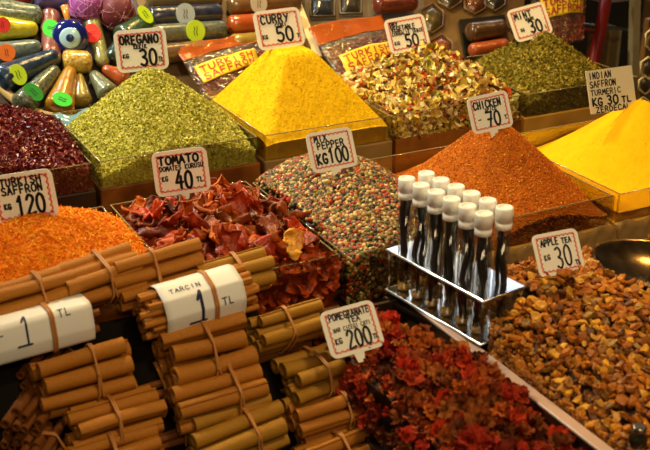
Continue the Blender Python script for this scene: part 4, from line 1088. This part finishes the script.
# zip pouches with yellow label
def pouch(corners, lift, label, text=True, bodyc=None, lab=(.16, .98, .2, .55), bandh=.3, redfill=True):
    """corners: TL TR BR BL pixels"""
    root = empty('zip_pouch')
    P = [on_t(x, y, lift) for x, y in corners]
    TL, TR, BR, BL = P; nx, ny = 26, 20
    n_ = np.cross(BR-BL, TL-BL); n_ /= np.linalg.norm(n_)
    def pt(s, t, f=1): 
        q = (BL*(1-s)+BR*s)*(1-t)+(TL*(1-s)+TR*s)*t
        th = .020*math.sin(math.pi*min(1, max(0, s)))**.6*(math.sin(math.pi*min(1, (t*1.05+.05)))**.7 if t < .95 else .02)
        if t > 1-bandh: th *= .25
        return q+n_*(f*th+.0025*math.sin(17*s+9*t)*math.sin(11*t-5*s)+(.006*math.sin(s*5)*max(0, t-.7)/.3))
    def grid(f, t0, t1, nm, m, push=0):
        V = [pt(i/nx, t0+(t1-t0)*j/ny, f)+n_*push for i in range(nx+1) for j in range(ny+1)]
        F = [(i*(ny+1)+j, (i+1)*(ny+1)+j, (i+1)*(ny+1)+j+1, i*(ny+1)+j+1) for i in range(nx) for j in range(ny)]
        if f < 0: F = [q[::-1] for q in F]
        o = MB().add(V, F, True).build(nm, m, root); solid(o, .0008); return o
    grid(1, 0, 1-bandh, 'front_film', M['film'], .001); grid(-1, 0, 1-bandh, 'back_film', POUCH_BACK)
    grid(1, 1-bandh, 1, 'orange_top', POUCH_TOP, .0015)
    # loose saffron inside
    V0 = []; 
    tmps = [thread(s, 1, .16) for s in range(5)]
    N = 2400; S_ = rng.uniform(.04, .96, N); T_ = rng.uniform(.02, .62, N)**1.0
    ch = []
    base = np.array([pt(s, t, rng.uniform(.1, .85)) for s, t in zip(S_, T_)])
    for i in range(N):
        tv, tf = tmps[i % 5]; R3 = rot_from(n_[None], 0, .8, 1)[0]
        ch.append(((tv*rng.uniform(.008, .014))@R3.T+base[i], tf, 0, False))
    link('saffron_filling', mesh_np('saffron_filling', ch), M['saff_fill'], root)
    if text:
        s0_, s1_, t0_, t1_ = lab
        def lm(a, b_, push): s = s0_+(s1_-s0_)*a; t = t0_+(t1_-t0_)*b_; return pt(s, t, 1)+n_*push
        k = 10; V = [lm(i/k, j/k, .0025) for i in range(k+1) for j in range(k+1)]
        F = [(i*(k+1)+j, (i+1)*(k+1)+j, (i+1)*(k+1)+j+1, i*(k+1)+j+1) for i in range(k) for j in range(k)]
        lo = MB().add(V, F, True).build('label', M['sticker_y'], root); solid(lo, .0005)
        w_ = float(np.linalg.norm(lm(1, 0, 0)-lm(0, 0, 0))); h_ = float(np.linalg.norm(lm(0, 1, 0)-lm(0, 0, 0)))
        b = MB()
        for s, y in (('TURKISH', .53), ('SAFFRON', .1)):
            ink(b, strokes(s, .06*w_, y*h_, .9*w_, .33*h_), .065*h_, lambda x, yy: lm(x/w_, yy/h_, .0035))
        b.build('label_print', M['print_red'], root)
    rebase(root, BL); tag(root, label, 'zip pouch')
M['saff_fill'] = mat('red saffron strands', [(.5, .03, .01), (.7, .1, .01), (.35, .02, .01), (.85, .25, .03)], .5, 'island')
POUCH_TOP = clear_mat('orange translucent film', (.9, .4, .15), .15, .2, bump=.6, bscale=50, body=.6, bodycol=(.55, .13, .02))
POUCH_BACK = mat('dark pouch back', [(.05, .02, .012), (.12, .05, .03)], .35, scale=20)
pouch([(176, 50), (262, 30), (276, 84), (212, 112)], .045, 'zip pouch labelled TURKISH SAFFRON left of the curry', lab=(.06, .82, .38, .66), bandh=.2)
pouch([(308, 28), (382, 14), (402, 68), (344, 92)], .045, 'zip pouch labelled TURKISH SAFFRON between curry and vegetable flakes', lab=(.14, .94, .17, .46), bandh=.3)
pouch([(528, -22), (586, -28), (584, 40), (538, 52)], .05, 'zip pouch labelled TURKISH SAFFRON behind the mint card', lab=(.12, .92, .36, .66), bandh=.3)

# moulded gift trays with hexagonal and square cells
def plane_tray(name, corners, lift, cells, m, label, depth=.012, fill=None):
    root = empty(name); P = [on_t(x, y, lift) for x, y in corners]; TL, TR, BR, BL = P
    def bl(s, t, z=0): return (BL*(1-s)+BR*s)*(1-t)+(TL*(1-s)+TR*s)*t+TN*z
    b = MB(); b.add([bl(0, 0), bl(1, 0), bl(1, 1), bl(0, 1), bl(0, 0, -.012), bl(1, 0, -.012), bl(1, 1, -.012), bl(0, 1, -.012)], [(0, 1, 2, 3), (7, 6, 5, 4), (0, 4, 5, 1), (1, 5, 6, 2), (2, 6, 7, 3), (3, 7, 4, 0)])
    b.build('tray_base', m, root)
    for (px, py, rx, ry, k, c1, rot) in cells:
        c = on_t(px, py, lift); ux = on_t(px+1, py, lift)-c; uy = on_t(px, py-1, lift)-c
        ring = []
        for i in range(k):
            a = 2*math.pi*i/k+rot; ring.append(c+ux*rx*math.cos(a)+uy*ry*math.sin(a)+TN*.006)
        b = MB(); b.tube(ring, .0035, 6, True, smooth=True); b.build('cell_rim', m, root)
        # domed packet in the cell
        V = [c+TN*.017]; F = []; kk = 24; L_ = 5
        for q in range(1, L_+1):
            f = q/L_
            for i in range(kk):
                a = 2*math.pi*i/kk; 
                aa = (a-rot) % (2*math.pi/k)-math.pi/k; rr_ = math.cos(math.pi/k)/math.cos(aa)*.9
                V.append(c+(ux*rx*math.cos(a)+uy*ry*math.sin(a))*rr_*f+TN*(.001+.016*(1-f**3)))
        F = [(0, 1+i, 1+(i+1) % kk) for i in range(kk)]
        for q in range(L_-1):
            for i in range(kk): F.append((1+q*kk+i, 1+(q+1)*kk+i, 1+(q+1)*kk+(i+1) % kk, 1+q*kk+(i+1) % kk))
        MB().add(V, F, True).build('cell_filling', col_mat('filling', [tuple(q*.6 for q in c1), c1], scale=110), root)
    rebase(root, BL); tag(root, label, 'gift tray'); return root
hx = math.pi/6
plane_tray('gift_tray', [(424, -14), (526, -20), (520, 62), (424, 72)], .012, [
 (431, 20, 13, 15, 6, (.14, .1, .03), 0.5), (449, -3, 13, 14, 6, (.1, .07, .03), .5), (474, 4, 12, 12, 6, (.2, .06, .02), .5), (494, -1, 12, 14, 6, (.05, .04, .03), .5),
 (440, 50, 13, 14, 6, (.36, .09, .012), .5), (515, 22, 10, 12, 6, (.16, .09, .03), .5)], M['tan_plastic'], 'tan gift tray with hexagonal cells of spice, behind the vegetable flakes')
root = empty('black_box'); 
P = [on_t(x, y, .016) for x, y in ((458, 22), (503, 17), (508, 52), (464, 60))]
b = MB(); b.add(P+[p+TN*.01 for p in P], [(0, 3, 2, 1), (4, 7, 6, 5), (0, 1, 5, 4), (1, 2, 6, 5), (2, 3, 7, 6), (3, 0, 4, 7)]); b.build('box_tray', M['black_tray'], root); rebase(root, P[3]); tag(root, 'black moulded box holding two spice rolls, behind the mint', 'box')
pack((468, 33), (505, 28), .024, .024, col_mat('dark brown roll', [(.06, .025, .008), (.12, .05, .015)]), 'dark brown spice roll in the black box', name='spice_roll', cat='spice roll', up=.028)
pack((470, 51), (508, 45), .018, .018, col_mat('red brown roll', [(.35, .06, .015), (.42, .09, .02)]), 'brick red spice roll in the black box', name='spice_roll', cat='spice roll', up=.028)
plane_tray('gift_tray', [(303, -16), (424, -22), (424, 34), (308, 42)], .008, [
 (322, 8, 17, 14, 4, (.035, .04, .055), math.pi/4), (350, 6, 15, 13, 4, (.06, .05, .035), math.pi/4), (334, 30, 14, 8, 4, (.06, .04, .03), math.pi/4)], M['grey_plastic'], 'grey brown gift tray with square cells above the second pouch')
pack((374, 6), (416, 2), .022, .022, col_mat('maroon roll', [(.1, .015, .01), (.2, .035, .02)], scale=120), 'maroon spice roll above the vegetable price card', name='spice_roll', cat='spice roll', up=.02)
pack((404, 34), (424, 30), .02, .02, col_mat('amber packet', [(.4, .12, .01), (.5, .17, .02)]), 'amber packet just right of the vegetable price card', up=.02)
# cream upright strip behind the curry card
b = MB(); A, B = on_t(291, -14, .03), on_t(318, 56, .03); w_ = cR*.009
b.add([A-w_, A+w_, B+w_, B-w_, A-w_-TN*.028, A+w_-TN*.028, B+w_-TN*.028, B-w_-TN*.028], [(0, 3, 2, 1), (4, 5, 6, 7), (0, 1, 5, 4), (1, 2, 6, 5), (2, 3, 7, 6), (3, 0, 4, 7)])
o = b.build('divider_strip', M['cream_strip']); reorigin(o, B); tag(o, 'cream cardboard divider strip behind the curry card', 'divider')

# ------------------------------------------------------------------ right background: pole, rails, shelves
A, B = on_v(607, -8, 2.3), on_v(591, 74, 2.22)
o = MB().tube([A, A*.5+B*.5+np.array([.004, 0, 0]), B, B+(B-A)*.9], .0165, 18).build('red_pole', M['red_pole']); reorigin(o, B+(B-A)*.9); tag(o, 'thick red pole behind the mint, leaning slightly', 'pole')
A, B = on_v(560, 22, 2.42), on_v(660, 33, 2.42)
o = MB().tube([A, B], .005, 10).build('cross_rail', M['steel_dark']); reorigin(o, A); tag(o, 'thin horizontal metal rail crossing behind the red pole', 'rail')
A, B = on_v(573, 27, 2.32), on_v(598, 33, 2.32)
o = MB().tube([A, B], .006, 10).build('red_rail', M['red_pole']); reorigin(o, A); tag(o, 'short red arm attached beside the red pole', 'rail')
A, B = on_v(638, -10, 2.3), on_v(634, 120, 2.3)
b = MB(); w_ = np.array([.012, 0, 0]); d_ = np.array([0, .02, 0])
b.add([A-w_, A+w_, B+w_, B-w_, A-w_+d_, A+w_+d_, B+w_+d_, B-w_+d_], [(0, 3, 2, 1), (4, 5, 6, 7), (0, 1, 5, 4), (1, 2, 6, 5), (2, 3, 7, 6), (3, 0, 4, 7)])
o = b.build('upright_rail', M['cream_strip']); reorigin(o, B); tag(o, 'pale vertical shelf upright at the right edge', 'shelf upright')
def vbox(px0, py0, px1, py1, v, dep, m, name, label, cat):
    A = on_v(px0, py1, v); B = on_v(px1, py0, v); 
    b = MB(); b.box(((A[0]+B[0])/2, v+dep/2, (A[2]+B[2])/2), (abs(B[0]-A[0])/2, dep/2, abs(B[2]-A[2])/2), bev=.003)
    o = b.build(name, m); reorigin(o, ((A[0]+B[0])/2, v+dep/2, min(A[2], B[2]))); return tag(o, label, cat)
M['tan_blur'] = mat('tan carton', [(.42, .24, .08), (.6, .38, .14)], .5, scale=18)
vbox(606, 30, 613, 72, 2.55, .1, M['tan_blur'], 'carton', 'slim tan carton just right of the red pole', 'carton')
vbox(615, 28, 623, 76, 2.55, .1, M['cream_strip'], 'carton', 'slim pale carton, second from the red pole', 'carton')
vbox(604, -8, 640, 4, 2.5, 1.079, mat('pale lilac shelf', (.5, .42, .42), .5), 'wall_shelf', 'pale lilac shelf edge at the top right of the red pole', 'shelf')
vbox(642, 0, 668, 120, 2.42, .05, M['wood'], 'wood_panel', 'warm brown wood panel in the top right corner', 'panel')
root = plane_tray('gift_tray', [(1, 1), (2, 1), (2, 2), (1, 2)], .01, [], M['tan_plastic'], 'x') if False else None
# leaning honeycomb tray at right edge
rt = empty('honeycomb_tray'); v_ = 1.9
def pv(x, y, lift=0): return on_v(x, y, v_-lift)
P = [pv(649, 20), pv(680, 10), pv(676, 135), pv(636, 122)]
b = MB(); q_ = np.array([0, .015, 0]); b.add(P+[p+q_ for p in P], [(0, 3, 2, 1), (4, 5, 6, 7), (0, 1, 5, 4), (1, 2, 6, 5), (2, 3, 7, 6), (3, 0, 4, 7)]); b.build('tray_base', M['tan_plastic'], rt)
for (px, py, rx, ry, c1) in ((652, 40, 7, 12, (.2, .12, .04)), (648, 68, 8, 11, (.1, .06, .03)), (645, 85, 7, 9, (.06, .035, .02)), (643, 106, 7, 9, (.05, .03, .02))):
    ring = [pv(px+rx*math.cos(a), py-ry*math.sin(a), .004) for a in [2*math.pi*i/6+.5 for i in range(6)]]
    b = MB(); b.tube(ring, .003, 6, True); b.build('cell_rim', M['cream_strip'], rt)
    b = MB(); b.lathe([(0, .017), (.006, .014), (.009, .0001)], pv(px, py, .0), (0, -1, 0), 12, squash=1.3); b.build('cell_filling', col_mat('f', [tuple(q*.6 for q in c1), c1]), rt)
rebase(rt, P[3]); tag(rt, 'golden honeycomb tray leaning at the right edge', 'gift tray')

# ------------------------------------------------------------------ stall structure
b = MB(); b.box((.9, 1.5, -.285), (1.4, 1.4, .02)); o = b.build('counter_top', mat('dark counter', [(.02, .01, .006), (.05, .028, .014)], .4, scale=6)); reorigin(o, (.9, 1.5, -.3)); o['kind'] = 'structure'; o.name = 'floor'
b = MB(); b.box((1.2, 3.6, .4), (3.0, .02, 1.2)); o = b.build('wall_back', mat('dim back wall', [(.03, .022, .02), (.07, .05, .035)], .7, scale=2)); o['kind'] = 'structure'
for (u0, u1, v0, v1, l) in ((.12, 1.72, 1.80, 2.14, 'low plinth under the back row of bins'), (.12, 1.49, 1.26, 1.61, 'low plinth under the middle row of bins'), (.54, 1.26, .60, 1.20, 'low plinth under the two front tea bins')):
    b = MB(); b.box(((u0+u1)/2, (v0+v1)/2, -.221), ((u1-u0)/2, (v1-v0)/2, .0435)); o = b.build('plinth', M['box_dark']); reorigin(o, ((u0+u1)/2, (v0+v1)/2, -.265)); tag(o, l, 'plinth')

# ------------------------------------------------------------------ lights
w = bpy.data.worlds.new('world'); sc.world = w; w.use_nodes = True
w.node_tree.nodes['Background'].inputs['Color'].default_value = (1.0, .74, .42, 1); w.node_tree.nodes['Background'].inputs['Strength'].default_value = .05
def spot(name, loc, tgt, power, colr, size=.1, ang=70, blend=.6):
    l = bpy.data.lights.new(name, 'SPOT'); l.energy = power; l.color = colr; l.shadow_soft_size = size; l.spot_size = math.radians(ang); l.spot_blend = blend
    o = bpy.data.objects.new(name, l); col.objects.link(o); o.location = loc
    o.rotation_euler = (Vector(tgt)-Vector(loc)).to_track_quat('-Z', 'Y').to_euler(); return o
spot('stall_lamp', (-.45, 2.35, 1.5), (.66, 1.9, .1), 150, (1, .93, .66), .08, 60, .8)
spot('stall_lamp', (1.1, 2.45, 1.6), (1.0, 1.5, 0), 95, (1, .66, .22), .08, 95, .9)
spot('stall_lamp', (2.3, 1.7, 1.6), (1.5, 1.5, 0), 42, (1, .6, .16), .08, 60, .8)
spot('stall_lamp', (.8, .35, 1.7), (.8, 1.25, 0), 46, (1, .74, .4), .1, 80, .9)
spot('stall_lamp', (.2, 3.0, 1.5), (.4, 2.4, .2), 40, (.78, .9, 1), .1, 70, .9)
def area(name, loc, tgt, power, colr, sx, sy):
    l = bpy.data.lights.new(name, 'AREA'); l.shape = 'RECTANGLE'; l.size = sx; l.size_y = sy; l.energy = power; l.color = colr
    o = bpy.data.objects.new(name, l); col.objects.link(o); o.location = loc; o.rotation_euler = (Vector(tgt)-Vector(loc)).to_track_quat('-Z', 'Y').to_euler()
area('added_reflection_light', (2.2, 3.45, 1.3), (.8, 1.1, 0), 5, (.85, .92, 1), 1.8, .22)  # added light, out of view, giving the steel something bright to reflect
area('front_fill', (.2, -.7, 1.5), (.8, 1.5, 0), 11, (1, .72, .38), 1.6, .3)  # unseen fill added behind the camera to brighten the front faces

sc.view_settings.view_transform = 'Standard'; sc.view_settings.look = 'None'; sc.view_settings.gamma = 1
sc.view_settings.use_curve_mapping = False; sc.view_settings.exposure = .25
